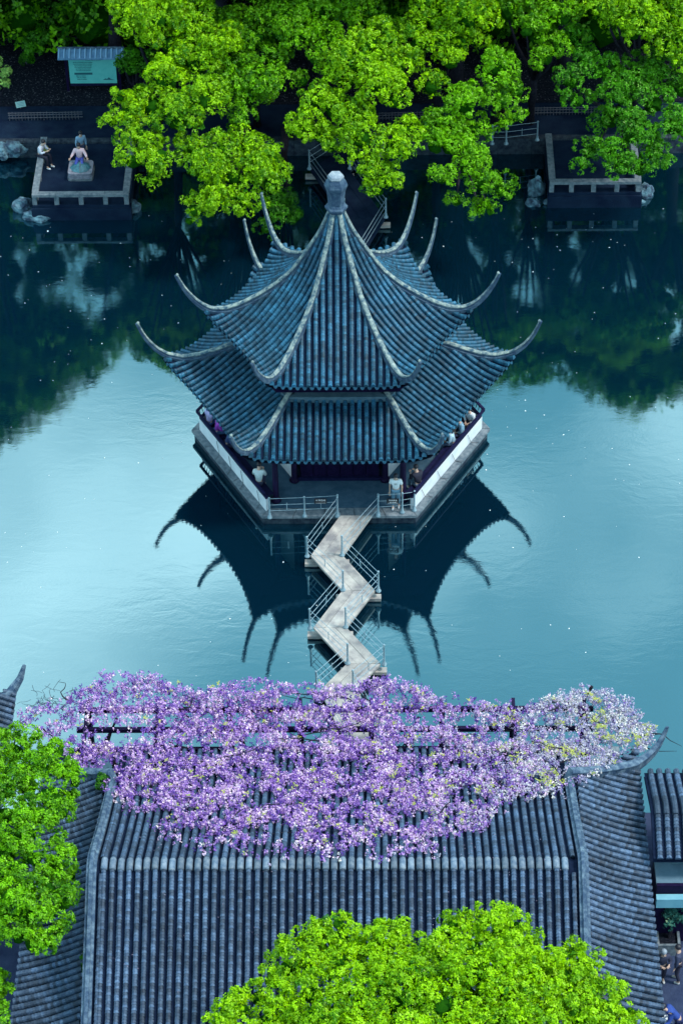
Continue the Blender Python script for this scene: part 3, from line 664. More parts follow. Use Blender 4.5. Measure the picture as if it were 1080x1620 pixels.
# corridor roof on the right
g = atz(1057, 1276, 5.0)
cor = thing('corridor_building', 'narrow tiled corridor roof beside the hall at the right edge', 'corridor', (0, 0, 0))
ux = g[1]
def cz(t): t = abs(t); return 5.0-.42*t+.02*t*t if t > .3 else 5.0-.42*.3+.0018+.05*(1-(t/.3)**2)
cx0, cx1 = 9.95, 15.3
co = deck(None, cx0, cx1, [(ux+t_, cz(t_)-.05) for t_ in np.linspace(-1.55, 2.2, 26)]).build('roof', M['pan'], cor)
for sgn, run in ((1, 2.2), (-1, 1.55)):
    m_ = MB(); tile_row(m_, [(0, ux+sgn*t_, cz(t_)+.02) for t_ in np.linspace(.25, run+.05, 14)], (1, 0, 0), r=.088, step=.11); me = m_.mesh('tile_row', M['tile_hall'], False, True)
    for i in range(19): link('tile_row', me, co, (cx0+.2+i*.275, random.uniform(-.01, .01), 0))
m_ = MB(); m_.sweep([(0, ux+t_, cz(t_)+.045) for t_ in np.linspace(-.25, .5, 6)], [(-.10, -.06), (.10, -.06), (.07, .05), (0, .085), (-.07, .05)]); me = m_.mesh('ridge_tile', M['tile_hall'])
for i in range(19): link('ridge_tile', me, co, (cx0+.2+i*.275, 0, 0))
MB().box(10.6, cx1-.3, ux-.9, ux+1.6, .6, 4.3).build('wall', M['bandm'], cor)
t = thing('entrance_canopy', 'flat blue-grey canopy with a pale turquoise fascia below the corridor roof', 'canopy', (0, 0, 0))
ea = atz(1057, 1360, 3.3); eb = atz(1057, 1398, 3.3); ec = atz(1057, 1402, 3.1)
MB().box(10.1, 15.5, eb[1], ea[1]+.3, 3.12, 3.3).build('canopy_top', mat('canopy_grey', (.07, .14, .20), .7, (.11, .19, .26), 2), t)
MB().box(10.1, 15.5, eb[1]-.12, eb[1]-.005, 3.05, 3.34).build('canopy_edge', M['wood'], t)
MB().box(10.1, 15.5, eb[1]-.35, eb[1]-.125, 2.55, 2.95).build('fascia', mat('pale_turquoise_paint', (.12, .32, .42), .6, (.16, .38, .48), 3), t)
MB().box(10.1, 15.5, eb[1]-.1, ea[1]+.2, .6, 3.1).build('wall', M['wood'], t)

# upturned roof corner of a building at the left edge
p = aty(38, 1052, -16.5); e0 = aty(0, 1100, -17.5)
lb = thing('shore_building', 'dark tiled roof corner with a flying eave tip at the left picture edge', 'building', (0, 0, 0))
cpt = aty(30, 1100, -17.0)
hx, hy, hz_ = p
pts = [Vector((hx-4.0, hy-3.4, hz_+.9)), Vector((hx-2.6, hy-2.4, hz_-.35)), Vector((hx-1.7, hy-1.6, hz_-.75)), Vector((hx-1.0, hy-1.0, hz_-.80)), Vector((hx-.5, hy-.55, hz_-.72)), Vector((hx-.18, hy-.2, hz_-.42)), Vector((hx, hy, hz_))]
fine = []
for i in range(len(pts)-1):
    for u in (0, .33, .66): fine.append(pts[i].lerp(pts[i+1], u))
fine.append(pts[-1])
lr = MB(); 
vs = [(hx-.32, hy-.4, hz_-.85), (hx-.32, hy-8, hz_-1.2), (hx-4, hy-8, hz_+.55), (hx-4, hy-3.4, hz_+.55), (hx-8, hy-.6, hz_-1.35), (hx-12, hy-3.4, hz_+.55), (hx-12, hy-.6, hz_-1.35)]
lr.add(vs + [(a_, b_, c_-.2) for a_, b_, c_ in vs], [(0, 3, 2, 1), (0, 4, 6, 5, 3), (7, 8, 9, 10), (0, 1, 8, 7), (0, 7, 11, 4)])
lo = lr.build('roof', M['pan'], lb)
MB().sweep(fine, [(-.12, -.22), (.12, -.22), (.12, .02), (.06, .1), (-.06, .1), (-.12, .02)], scales=[1.2]*12+list(np.linspace(1.1, .35, len(fine)-12))).build('hip_ridge', M['ridge_hall'], lo)
for i in range(28):
    y = hy-.6-i*.25; k_ = max(0, min(1, (hy-.6-y)/2.6)); x0 = hx-.5-k_*3.3*1.0
    m_ = MB(); xs = np.linspace(min(x0-.2, hx-.7), hx-.28, 12); path = [(x, y, hz_-.80-.35*min(1, i*.25/7.)+(hx-.32-x)*.5) for x in xs]
    tile_row(m_, path, (0, 1, 0), r=.085, step=.11); m_.build('tile_row', M['tile_hall'], lo, tint=True)
MB().box(hx-11, hx-1.6, hy-8, hy-1.4, .6, hz_-1.3).build('wall', M['white'], lb)

# ------------------------------------------------------------------ foliage
def leaf_cloud(centers, normals, n_leaf, ln, wd, tints, g):
    """rosettes of small leaves: returns quads and tints"""
    N = len(centers); C3 = np.repeat(centers, n_leaf, 0); Nn = np.repeat(normals, n_leaf, 0); tt = np.repeat(tints, n_leaf)
    v = g.normal(size=(N*n_leaf, 3)); d = v - (v*Nn).sum(1)[:, None]*Nn; d /= np.linalg.norm(d, axis=1)[:, None]+1e-9
    d = d + Nn*g.uniform(-.1, .45, (N*n_leaf, 1)); d /= np.linalg.norm(d, axis=1)[:, None]
    s = np.cross(d, Nn + g.normal(scale=.22, size=Nn.shape)); s /= np.linalg.norm(s, axis=1)[:, None]+1e-9
    l = ln*g.uniform(.7, 1.25, (N*n_leaf, 1)); w_ = wd*g.uniform(.7, 1.2, (N*n_leaf, 1))
    b = C3 + g.normal(scale=ln*.2, size=C3.shape)
    V = np.stack([b, b+d*l*.5+s*w_, b+d*l, b+d*l*.5-s*w_], 1)
    return V, np.clip(tt+g.normal(scale=.12, size=len(tt)), 0, 1)
def dirs(n, g, zmin):
    out = g.normal(size=(n*3+20, 3)); out /= np.linalg.norm(out, axis=1)[:, None]; out = out[out[:, 2] > zmin]; return out[:n]
def crown(lobes, seed, dens=1., leaf=.085, puff=.15, tbase=.5, zmin=-.35, nleaf=5, nros=9, nsub=11):
    g = np.random.default_rng(seed); Vs = []; Ts = []
    for (x, y, z, r) in lobes:
        lt = g.normal(scale=.08); ns = max(3, int(nsub*(r/.85)**1.2)); S = dirs(ns, g, zmin+.15)
        for sd0 in S:
            rs = r*g.uniform(.34, .52); sc_ = np.array([x, y, z]) + sd0*(r*g.uniform(.50, .86))*np.array([1, 1, .85]); st_ = g.normal(scale=.10)
            npf = max(4, int(dens*10*(rs/.36)**2*(.15/puff)**2)); D = dirs(npf, g, -.45); D = D + sd0*.35; D /= np.linalg.norm(D, axis=1)[:, None]
            pc = sc_ + D*rs*g.uniform(.80, 1.12, (len(D), 1)); pt = np.clip(tbase+lt+st_+g.normal(scale=.20, size=len(D)), 0, 1)
            pr_ = puff*g.uniform(.65, 1.2, len(D)); DD = g.normal(size=(len(D)*nros, 3)); DD /= np.linalg.norm(DD, axis=1)[:, None]
            Dn = np.repeat(D, nros, 0); dt = (DD*Dn).sum(1)[:, None]; DD = np.where(dt < 0, DD-2*dt*Dn, DD)
            rc = np.repeat(pc, nros, 0) + DD*np.repeat(pr_, nros)[:, None]
            nn = DD+np.array([0, 0, .15]); nn /= np.linalg.norm(nn, axis=1)[:, None]
            V, T_ = leaf_cloud(rc, nn, nleaf, leaf, leaf*.34, np.repeat(pt, nros), g); Vs.append(V); Ts.append(T_)
    return np.concatenate(Vs), np.concatenate(Ts)
import bmesh
_bm = bmesh.new(); bmesh.ops.create_icosphere(_bm, subdivisions=2, radius=1)
ICO_V = np.array([v.co[:] for v in _bm.verts]); ICO_F = [tuple(v.index for v in f.verts) for f in _bm.faces]; _bm.free()
def tree(name, label, lobes, trunk, seed, m='leaf', group=None, dens=1., leaf=.078, puff=.145, tbase=.5, cat='tree', core=.46, zmin=-.35, tr=.2, **kw):
    t = thing(name, label, cat, (trunk[0], trunk[1], trunk[2]), 0, group); o0 = np.array(trunk)
    lo_ = [(x-o0[0], y-o0[1], z-o0[2], r) for x, y, z, r in lobes]
    V, T_ = crown(lo_, seed, dens, leaf, puff, tbase, zmin, **kw)
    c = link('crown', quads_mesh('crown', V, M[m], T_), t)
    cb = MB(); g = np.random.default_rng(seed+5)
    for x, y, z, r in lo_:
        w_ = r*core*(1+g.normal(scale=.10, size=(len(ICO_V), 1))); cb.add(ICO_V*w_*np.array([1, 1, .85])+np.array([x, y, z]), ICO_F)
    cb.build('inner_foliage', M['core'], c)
    cen = np.mean([l[:3] for l in lo_], axis=0); tb = MB()
    fork = np.array([cen[0]*.35, cen[1]*.35, cen[2]*.45])
    tb.tube([(0, 0, -.3), (fork[0]*.4, fork[1]*.3, fork[2]*.5), tuple(fork)], [tr*1.15, tr, tr*.8], 8)
    for i in range(0, len(lo_), max(1, len(lo_)//7)):
        l = np.array(lo_[i][:3]); mid = fork*.4+l*.6 - np.array([0, 0, .35])
        tb.tube([tuple(fork), tuple(mid), tuple(l)], [tr*.55, tr*.35, tr*.12], 6)
    tb.build('trunk', M['bark'], t, smooth=True)
    return t
def zc_top(y): return 8.4 - 4.9*y/320
def L2(lst, dz=0., jit=.35, seed=0, zf=zc_top, rs=1.):
    g = np.random.default_rng(seed); out = []
    for x, y, r in lst:
        z = zf(y)+dz+g.uniform(-jit, jit); p = atz(x, y, z); out.append((p[0], p[1], p[2], r/38.5*rs))
    return out
def ground_under(lobes, yb=20.6):
    c = np.mean([l[:3] for l in lobes], axis=0); return (c[0], max(yb, c[1]+.8), .78)
top = [
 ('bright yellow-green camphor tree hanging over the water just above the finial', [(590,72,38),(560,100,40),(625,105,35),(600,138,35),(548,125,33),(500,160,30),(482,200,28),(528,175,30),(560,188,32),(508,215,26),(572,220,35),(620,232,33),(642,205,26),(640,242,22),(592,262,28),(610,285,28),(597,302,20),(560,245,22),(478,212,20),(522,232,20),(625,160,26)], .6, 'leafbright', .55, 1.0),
 ('green camphor tree left of the brightest crown, above the small gap', [(400,60,45),(370,105,42),(420,130,38),(390,150,42),(380,188,28),(352,140,33),(430,92,30),(365,50,35),(440,50,30)], -.3, 'leaf', .42, 0),
 ('camphor tree with lobes touching the left upturned roof corners', [(392,232,30),(352,243,33),(322,272,33),(428,255,26),(402,272,38),(342,310,32),(310,332,24),(382,318,33),(430,290,28),(300,350,14),(368,280,30),(445,270,16)], .4, 'leafbright', .5, 0),
 ('low dark green shrubby tree behind the left upturned roof corners', [(440,338,24),(465,345,18),(420,362,16),(455,320,18),(440,310,14)], -1.6, 'leafdark', .5, 0),
 ('large bright camphor tree covering the right end of the information board', [(200,20,42),(250,30,45),(300,30,42),(272,72,40),(312,100,42),(232,60,28),(262,130,38),(205,182,33),(242,170,36),(282,190,38),(222,215,33),(178,192,18),(302,240,28),(252,250,33),(212,255,26),(322,160,36),(342,70,38),(240,285,22),(190,155,14)], .2, 'leafbright', .5, 0),
 ('small dark green tree overlapping the information board corner', [(194,100,17),(215,95,22),(208,112,18),(235,110,22)], -3.2, 'leafdark', .7, 0),
 ('green camphor tree at the top centre of the picture', [(500,20,40),(470,52,33),(522,62,32),(552,18,35),(582,30,30),(612,52,26),(430,10,32),(455,20,30),(500,95,20),(480,130,16)], -.2, 'leaf', .5, 0),
 ('bright camphor tree right of the brightest crown at the top', [(690,20,42),(740,28,42),(722,70,38),(662,70,26),(652,48,24),(712,100,24),(682,138,26),(655,95,24),(745,60,26)], .2, 'leafbright', .45, 0),
 ('camphor tree overhanging the water right of the finial', [(735,165,33),(700,200,33),(715,232,33),(688,232,26),(742,262,33),(762,290,28),(702,280,26),(792,302,25),(757,330,20),(722,318,18),(775,335,14),(750,205,26)], .3, 'leaf', .55, 0),
 ('upright green tree above the bank railing on the right', [(790,108,32),(815,142,28),(790,160,28),(812,185,20),(772,118,18),(795,195,16)], .2, 'leaf', .6, 0),
 ('camphor tree at the top right between two darker crowns', [(800,18,38),(850,30,36),(890,28,28),(862,92,26),(882,78,22),(832,50,20),(850,60,26)], 0, 'leaf', .5, 0),
 ('bright camphor tree in the top right corner', [(970,18,36),(1012,28,38),(1062,28,38),(1052,72,28),(1002,50,28),(1072,60,30),(950,10,28),(1085,100,26)], .4, 'leafbright', .45, 0),
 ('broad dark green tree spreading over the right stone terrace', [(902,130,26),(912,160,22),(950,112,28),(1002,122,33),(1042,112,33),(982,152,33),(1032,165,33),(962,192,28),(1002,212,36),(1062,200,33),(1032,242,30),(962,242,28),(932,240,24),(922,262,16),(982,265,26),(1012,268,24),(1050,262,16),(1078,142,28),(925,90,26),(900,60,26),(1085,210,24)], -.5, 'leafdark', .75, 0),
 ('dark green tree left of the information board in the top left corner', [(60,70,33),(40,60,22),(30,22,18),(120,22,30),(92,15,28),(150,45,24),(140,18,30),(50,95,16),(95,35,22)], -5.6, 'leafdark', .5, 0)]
GT = 'camphor trees on the far bank'
trees_top = []
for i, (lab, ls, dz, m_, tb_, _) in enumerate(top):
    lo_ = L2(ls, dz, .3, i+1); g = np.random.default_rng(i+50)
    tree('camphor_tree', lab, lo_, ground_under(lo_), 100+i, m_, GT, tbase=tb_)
wl = L2([(2, 98, 12), (8, 118, 10), (0, 130, 10), (10, 135, 6)], -3, .2, 40)
tree('willow_tree', 'pale willow twigs hanging in at the left picture edge beside the bank', wl, (wl[0][0]-1.2, wl[0][1]+1, .78), 400, 'willow', None, dens=.8, core=.3, tr=.1)

# tall crowns standing further back, seen in the pond's reflection
bx = [-60, 0, 60, 100, 130, 165, 200, 250, 300, 420, 520, 640, 720, 790, 850, 900, 950, 980, 1030, 1080, 1140]
by = [760, 750, 700, 660, 650, 600, 580, 590, 640, 680, 690, 700, 680, 655, 632, 640, 655, 700, 685, 668, 660]
gaps = [(150, 465, 34, 36), (320, 422, 34, 22), (40, 400, 26, 18), (950, 520, 26, 30), (840, 470, 18, 24), (930, 362, 60, 12), (885, 405, 22, 20), (1060, 520, 18, 26), (720, 350, 22, 16)]
tall = []; g = np.random.default_rng(77)
for Y in np.arange(17.6, 29, 1.55):
    for X in np.arange(-19, 19, 1.5):
        x, y = X+g.uniform(-.5, .5), Y+g.uniform(-.5, .5)
        # top limit so that the mirrored crown ends where the reflection ends
        zt = 9.
        for zz in np.arange(10.6, 19, .4):
            u, v = px((x, y, -zz))
            if v < interp(bx, by, u)-58 + g.uniform(-6, 3): zt = zz
        z0 = max(10.8 + (y-17)*.25, zt-3.2)
        for z in np.arange(zt-.6, z0-1.6, -1.5):
            u, v = px((x, y, -z))
            if px((x, y, z-1.2))[1] > -20: continue
            if any(((u-a)/(c+16))**2+((v-b)/(d+16))**2 < 1 for a, b, c, d in gaps): continue
            tall.append((x, y, z+g.uniform(-.3, .3), g.uniform(.95, 1.25)))
for Y in np.arange(27, 36, 2.8):
    for X in np.arange(-28, 29, 2.7):
        for z in np.arange(2.2, 12.5, 2.5): tall.append((X+g.uniform(-.8, .8), Y+g.uniform(-.6, .6), z+g.uniform(-.6, .6), g.uniform(1.6, 2.1)))
tall = np.array(tall); cents = [(-16, 23.5), (-10.5, 24.5), (-5.5, 23), (0, 24.5), (5, 23), (10, 24.5), (15, 23.5), (18, 27)]
asg = np.argmin(((tall[:, None, :2]-np.array(cents)[None])**2).sum(2), 1)
tl = ['far left edge', 'information board', 'left half of the pavilion roof', 'finial', 'right roof horns', 'right stone terrace', 'right picture edge', 'top right corner']
for i, c_ in enumerate(cents):
    ls = [tuple(l) for l in tall[asg == i]]
    if ls: tree('tall_tree', 'tall tree standing back behind the %s, mirrored in the pond' % tl[i], ls, (c_[0], c_[1], .78), 600+i, 'leaf', 'tall trees set back on the far bank', dens=.75, leaf=.25, puff=.42, tbase=.4, core=.60, zmin=-1, tr=.3, nleaf=4, nros=3, nsub=4)

# crowns in front
def fill(poly, rpx, seed, zf, inset=.55, sp=.97):
    poly = np.array(poly, float); g = np.random.default_rng(seed); out = []
    def inside(x, y):
        c = False; n = len(poly)
        for i in range(n):
            x1, y1 = poly[i]; x2, y2 = poly[i-1]
            if (y1 > y) != (y2 > y) and x < (x2-x1)*(y-y1)/(y2-y1)+x1: c = not c
        return c
    def edist(x, y):
        d = 1e9
        for i in range(len(poly)):
            a, b = poly[i-1], poly[i]; ab = b-a; t_ = np.clip(((x-a[0])*ab[0]+(y-a[1])*ab[1])/(ab@ab), 0, 1); d = min(d, math.hypot(x-a[0]-ab[0]*t_, y-a[1]-ab[1]*t_))
        return d
    lo, hi = poly.min(0), poly.max(0)
    for _ in range(5000):
        x, y = g.uniform(lo[0], hi[0]), g.uniform(lo[1], hi[1])
        if not inside(x, y): continue
        e = edist(x, y)
        if e < rpx*inset*.6: continue
        r = min(g.uniform(.7, 1.15)*rpx, max(e*1.0, rpx*.45))
        if all(math.hypot(x-a, y-b) > (r+c)*.5*sp for a, b, c in out): out.append((x, y, r))
    res = []
    for x, y, r in out: p = atz(x, y, zf(x, y, edist(x, y))+g.uniform(-.45, .45)); res.append((p[0], p[1], p[2], r/52.))
    return res
PN = [(320,1625),(350,1585),(395,1560),(425,1530),(445,1492),(480,1470),(515,1446),(545,1448),(572,1475),(605,1448),(630,1458),(655,1482),(700,1452),(760,1430),(805,1440),(850,1475),(868,1510),(905,1480),(950,1500),(960,1545),(1000,1570),(1018,1625),(1000,1730),(330,1730)]
ln = fill(PN, 40, 11, lambda x, y, e: 9.6+min(1.6, e/55.))
tree('camphor_tree', 'brilliant lime-green camphor crown rising in front of the hall roof at the bottom', ln, (3.0, -37.5, .6), 210, 'leafbright', None, dens=1.0, tbase=.62, leaf=.075, puff=.12)
PO = [(-40,1140),(20,1148),(55,1150),(95,1172),(132,1212),(134,1262),(100,1310),(112,1350),(128,1372),(126,1430),(105,1480),(92,1512),(50,1528),(20,1500),(-40,1490)]
lo_ = fill(PO, 36, 12, lambda x, y, e: 6.6+min(1.0, e/60.))
tree('camphor_tree', 'green camphor crown along the left edge beside the hall roof', lo_, (-12.5, -26.0, .6), 211, 'leaf', None, dens=1.0, tbase=.58, leaf=.075, puff=.12)
lo_ = fill([(-30,1530),(5,1535),(14,1560),(6,1585),(16,1610),(-10,1640),(-30,1640)], 18, 13, lambda x, y, e: 5.5)
tree('camphor_tree', 'sliver of green foliage at the bottom left corner of the picture', lo_, (-12.6, -33.0, .6), 212, 'leaf', None, dens=1.0, tbase=.5, leaf=.075, puff=.12)
# weeds rooted in the left verge
for (x, y, lab) in ((136, 1520, 'small green weed rooted at the lower left verge of the hall roof'), (160, 1238, 'green moss tuft at the upper left corner of the hall roof')):
    p = atz(x, y, 5.3 if y > 1400 else 4.95)
    V, T_ = crown([(0, 0, 0, .14), (.05, .25, .02, .10), (0, -.25, .0, .10)], int(x), 1.5, .06, .06, .4)
    tag(link('weed', quads_mesh('weed', V, M['leafdark'], T_), None, tuple(p)), lab, 'weed')

# ------------------------------------------------------------------ wisteria and its pergola
perg = thing('pergola', 'dark timber pergola frame almost hidden under purple wisteria on the shore', 'pergola', (0, 0, .62))
PX = np.linspace(-8.2, 8.3, 8)
for x in PX:
    for y in (-17.6, -19.4): MB().box(x-.09, x+.09, y-.09, y+.09, 0, 2.5).build('post', M['wood'], perg)
    MB().box(x-.06, x+.06, -19.7, -17.3, 2.66, 2.80).build('cross_beam', M['wood'], perg)
for y in (-17.6, -18.5, -19.4): MB().box(-8.5, 8.6, y-.07, y+.07, 2.5, 2.655).build('long_beam', M['wood'], perg)
OUT = [(28,1128),(62,1118),(100,1108),(130,1085),(160,1064),(200,1070),(245,1066),(290,1088),(330,1090),(375,1078),(420,1076),(470,1086),(520,1086),(560,1084),(605,1068),(645,1078),(690,1102),(730,1100),(760,1112),(830,1116),(880,1098),(940,1082),(985,1100),(1012,1125),(1034,1150),(1030,1180),(1000,1200),(960,1222),(900,1240),(850,1250),(825,1255),(790,1262),(770,1300),(700,1318),(690,1345),(640,1352),(520,1352),(480,1345),(430,1342),(330,1335),(262,1312),(225,1280),(195,1258),(165,1232),(120,1205),(100,1180),(50,1150)]
OP = np.array(OUT, float)
def in_poly(X, Y):
    c = np.zeros(len(X), bool); n = len(OP)
    for i in range(n):
        x1, y1 = OP[i]; x2, y2 = OP[i-1]; k_ = ((y1 > Y) != (y2 > Y)) & (X < (x2-x1)*(Y-y1)/(y2-y1+1e-9)+x1); c ^= k_
    return c
from mathutils import noise as mnoise
g = np.random.default_rng(5)
NC = 47000; X = g.uniform(20, 1040, NC); Y = g.uniform(1060, 1364, NC)
Xj = X+g.normal(scale=5, size=NC); Yj = Y+g.normal(size=NC)*np.where(Y > 1240, 11, 4); k_ = in_poly(Xj, Yj); X, Y = X[k_], Y[k_]
pts = []; cols = []; ivory = []
for x, y in zip(X, Y):
    n1 = mnoise.noise(Vector((x/42, y/26, 0))); n2 = mnoise.noise(Vector((x/16, y/12, 5))); nn = n1*.7+n2*.5
    dens = 1.0
    if nn < -.24: dens = .05
    elif nn < -.10: dens = .36
    if 1126 < y < 1176 and 118 < x < 250: dens *= .30
    if 1120 < y < 1160 and 640 < x < 770: dens *= .55
    if y > 1255: dens *= (.98 if nn > -.12 else .25)*interp([1240, 1300, 1356], [1, .78, .26], y)
    if x > 905 and y > 1248-(x-905)*.52-5: continue
    if x < 110: dens *= .8
    if g.random() > dens: continue
    yh = y
    ev = px((0, HY+RUN, slope_z(RUN)))[1]
    if y < ev+6:
        z = 3.60 + interp([ev-45, ev-8], [0, .42], y) + .34*mnoise.noise(Vector((x/55, y/30, 9))) + g.uniform(-.25, .2); p = atz(x, y, z)
    else:
        d = ray(x, y); lo_t, z = None, 5.
        for _ in range(12):
            p = atz(x, y, z); tt = p[1]-HY; z = z*.4 + .6*(slope_z(min(RUN, max(0, tt))) + .18)
        z += abs(g.normal(scale=.10)); p = atz(x, y, z)
    pts.append(p); 
    fr = interp([28, 560, 700, 830, 900, 1034], [.0, .02, .15, .55, .92, 1.], x); ivory.append(g.random() < fr)
    cols.append((nn, x))
pts = np.array(pts); ivory = np.array(ivory); cols = np.array(cols)
def blossoms(P, seed, cn, white):
    g = np.random.default_rng(seed); n = len(P); K = 10
    base = np.clip(.45+cn*.6+g.normal(scale=.24, size=n), 0, 1)
    h = g.uniform(0, 1, (n, K, 1)); a = g.uniform(0, 2*PI, (n, K, 1)); ln = g.uniform(.12, .24, (n, 1, 1))
    rr = .065*(1-h*.7)*g.uniform(.5, 1.1, (n, K, 1))
    lean = g.normal(scale=.35, size=(n, 1, 2))
    c = P[:, None, :] + np.concatenate([rr*np.cos(a)+lean[..., :1]*h*ln, rr*np.sin(a)+lean[..., 1:]*h*ln, -h*ln+.05], 2)
    c = c.reshape(-1, 3); N = len(c)
    u = g.normal(size=(N, 3)); u /= np.linalg.norm(u, axis=1)[:, None]; w_ = g.normal(size=(N, 3)); w_ = w_-(w_*u).sum(1)[:, None]*u; w_ /= np.linalg.norm(w_, axis=1)[:, None]
    s = g.uniform(.024, .040, (N, 1)); V = np.stack([c-u*s, c+w_*s*.8, c+u*s, c-w_*s*.8], 1)
    T_ = np.clip(np.repeat(base, K)+g.normal(scale=.10, size=N), 0, 1)
    return V, T_
def petalmat(name, stops):
    m = leafmat(name, stops[0][1], stops[-1][1], .25); r = [n for n in m.node_tree.nodes if n.type == 'VALTORGB'][0]
    for p_, c in stops[1:-1]: e = r.color_ramp.elements.new(p_); e.color = (*c, 1)
    return m
M['wis'] = petalmat('wisteria_purple_petal', [(0, (.07, .03, .27)), (.30, (.22, .09, .46)), (.55, (.48, .27, .62)), (.80, (.72, .50, .72)), (1, (.88, .74, .80))])
M['wisw'] = petalmat('wisteria_white_petal', [(0, (.22, .18, .42)), (.35, (.42, .38, .56)), (.7, (.60, .56, .62)), (1, (.70, .68, .62))])
wp = thing('wisteria', 'mass of purple and lilac wisteria blossom spilling from the pergola onto the hall roof', 'wisteria', (-1, -19.0, .62))
ww = thing('wisteria', 'whitish wisteria with yellow-green leaves at the right end by the hall roof tip', 'wisteria', (8.0, -17.6, .62))
for root, mask, mm_, sd_ in ((wp, ~ivory, 'wis', 1), (ww, ivory, 'wisw', 2)):
    V, T_ = blossoms(pts[mask]-np.array(root.location), sd_, cols[mask][:, 0], sd_ == 2)
    o = link('blossoms', quads_mesh('blossoms', V, M[mm_], T_), root); o['kind'] = 'stuff'
    # leaves, mostly on the white plant
    P = pts[mask]; g2 = np.random.default_rng(sd_+20)
    if sd_ == 2:
        sel = np.array([mnoise.noise(Vector((p[0]*1.1, p[1]*1.1, 3))) > .17 for p in P]) & (g2.random(len(P)) < .24)
    else: sel = g2.random(len(P)) < .012
    Pl = P[sel]-np.array(root.location)+np.array([0, 0, .08]); nn = np.tile([0, 0, 1.], (len(Pl), 1))
    V, T_ = leaf_cloud(Pl, nn, 6, .10, .022, g2.uniform(.2, .9, len(Pl)), g2)
    o = link('leaves', quads_mesh('leaves', V, M['wleaf'], T_), root); o['kind'] = 'stuff'
    # twisting stems
    st = MB()
    for i in range(46 if sd_ == 1 else 16):
        p = P[g2.integers(len(P))]-np.array(root.location); q_ = [p+np.array([0, 0, -.12])]; a = g2.uniform(0, 2*PI)
        for j in range(7): a += g2.normal(scale=.5); q_.append(q_[-1]+np.array([cos(a)*.28, sin(a)*.14, g2.normal(scale=.03)]))
        st.tube([tuple(z_) for z_ in q_], [.03*(1-j/9) for j in range(8)], 5)
    st.build('stems', M['bark'], root)['kind'] = 'stuff'
    tr = MB()
    for xx in ((-6.5, -2, 3.5) if sd_ == 1 else (.3,)):
        tr = MB(); tr.tube([(xx, .6 if sd_ == 1 else 0, -.1), (xx+.15, .5, .8), (xx-.1, .8, 1.7), (xx+.3, .9, 2.7)], [.13, .11, .10, .06], 8); tr.build('trunk', M['bark'], root, smooth=True)
# bare blue-grey twigs at the left end
st = MB(); g2 = np.random.default_rng(9)
for i in range(40):
    p = atz(g2.uniform(45, 115), g2.uniform(1092, 1125), 3.4); q_ = [p]; a = g2.uniform(0, 2*PI)
    for j in range(4): a += g2.normal(scale=.7); q_.append(q_[-1]+np.array([cos(a)*.14, sin(a)*.12, g2.uniform(-.02, .05)]))
    st.tube([tuple(z_) for z_ in q_], .008, 4)
tag(st.build('bare_twigs', M['stonedark']), 'tangle of bare grey twigs left of the purple wisteria above the water', 'twigs', None, 'stuff')
# ------------------------------------------------------------------ petals afloat
g = np.random.default_rng(31); V = []
for i in range(1100):
    x, y = g.uniform(0, 1080), g.uniform(330, 1120)
    if g.random() > interp([330, 600, 800, 1120], [.8, .55, .35, .15], y)*max(.05, min(1, .5+1.6*mnoise.noise(Vector((x/90, y/60, 2))))): continue
    p = atz(x, y, .006); s = abs(g.normal(scale=.012))+.014; s *= 2.0 if g.random() < .06 else 1; a = g.uniform(0, PI); u = np.array([cos(a), sin(a), 0])*s; w_ = np.array([-sin(a), cos(a), 0])*s*.6
    V.append([p-u, p+w_, p+u, p-w_])
tag(link('floating_petals', quads_mesh('floating_petals', np.array(V), M['petal'])), 'white petals scattered over the pond', 'petals', None, 'stuff')
# dead leaves on the bank
g = np.random.default_rng(32); N = 9000; P = np.stack([g.uniform(-17, 17, N), g.uniform(22.3, 31, N), np.full(N, .80)], 1)
u = g.normal(size=(N, 3))*np.array([1, 1, .3]); u /= np.linalg.norm(u, axis=1)[:, None]; w_ = np.cross(u, [0, 0, 1]); s = g.uniform(.02, .05, (N, 1))
tag(link('leaf_litter', quads_mesh('leaf_litter', np.stack([P-u*s, P+w_*s*.6, P+u*s, P-w_*s*.6], 1), mat('dead_leaf', (.07, .08, .10), .8))), 'fallen leaves covering the shaded bank', 'leaf litter', None, 'stuff')

# ------------------------------------------------------------------ people
def skinobj(name, joints, edges, m, parent, sub=1, root=0):
    me = bpy.data.meshes.new(name); me.from_pydata([j[0] for j in joints], edges, []); me.materials.append(m)
    bm = bmesh.new(); bm.from_mesh(me); bm.verts.layers.skin.verify(); bm.to_mesh(me); bm.free()
    o = link(name, me, parent)
    sv = me.skin_vertices[0].data
    for i, j in enumerate(joints):
        r = j[1]; sv[i].radius = r if isinstance(r, tuple) else (r, r)
        sv[i].use_root = (i == root)
    md = o.modifiers.new('skin', 'SKIN'); md.use_smooth_shade = True
    sb = o.modifiers.new('sub', 'SUBSURF'); sb.levels = sub; sb.render_levels = sub
    return o
_cm = {}
def cmat(c, rough=.8):
    k_ = tuple(round(v, 3) for v in c)
    if k_ not in _cm: _cm[k_] = mat('cloth_%d' % len(_cm), c, rough, tuple(v*.8 for v in c), 9, .2)
    return _cm[k_]
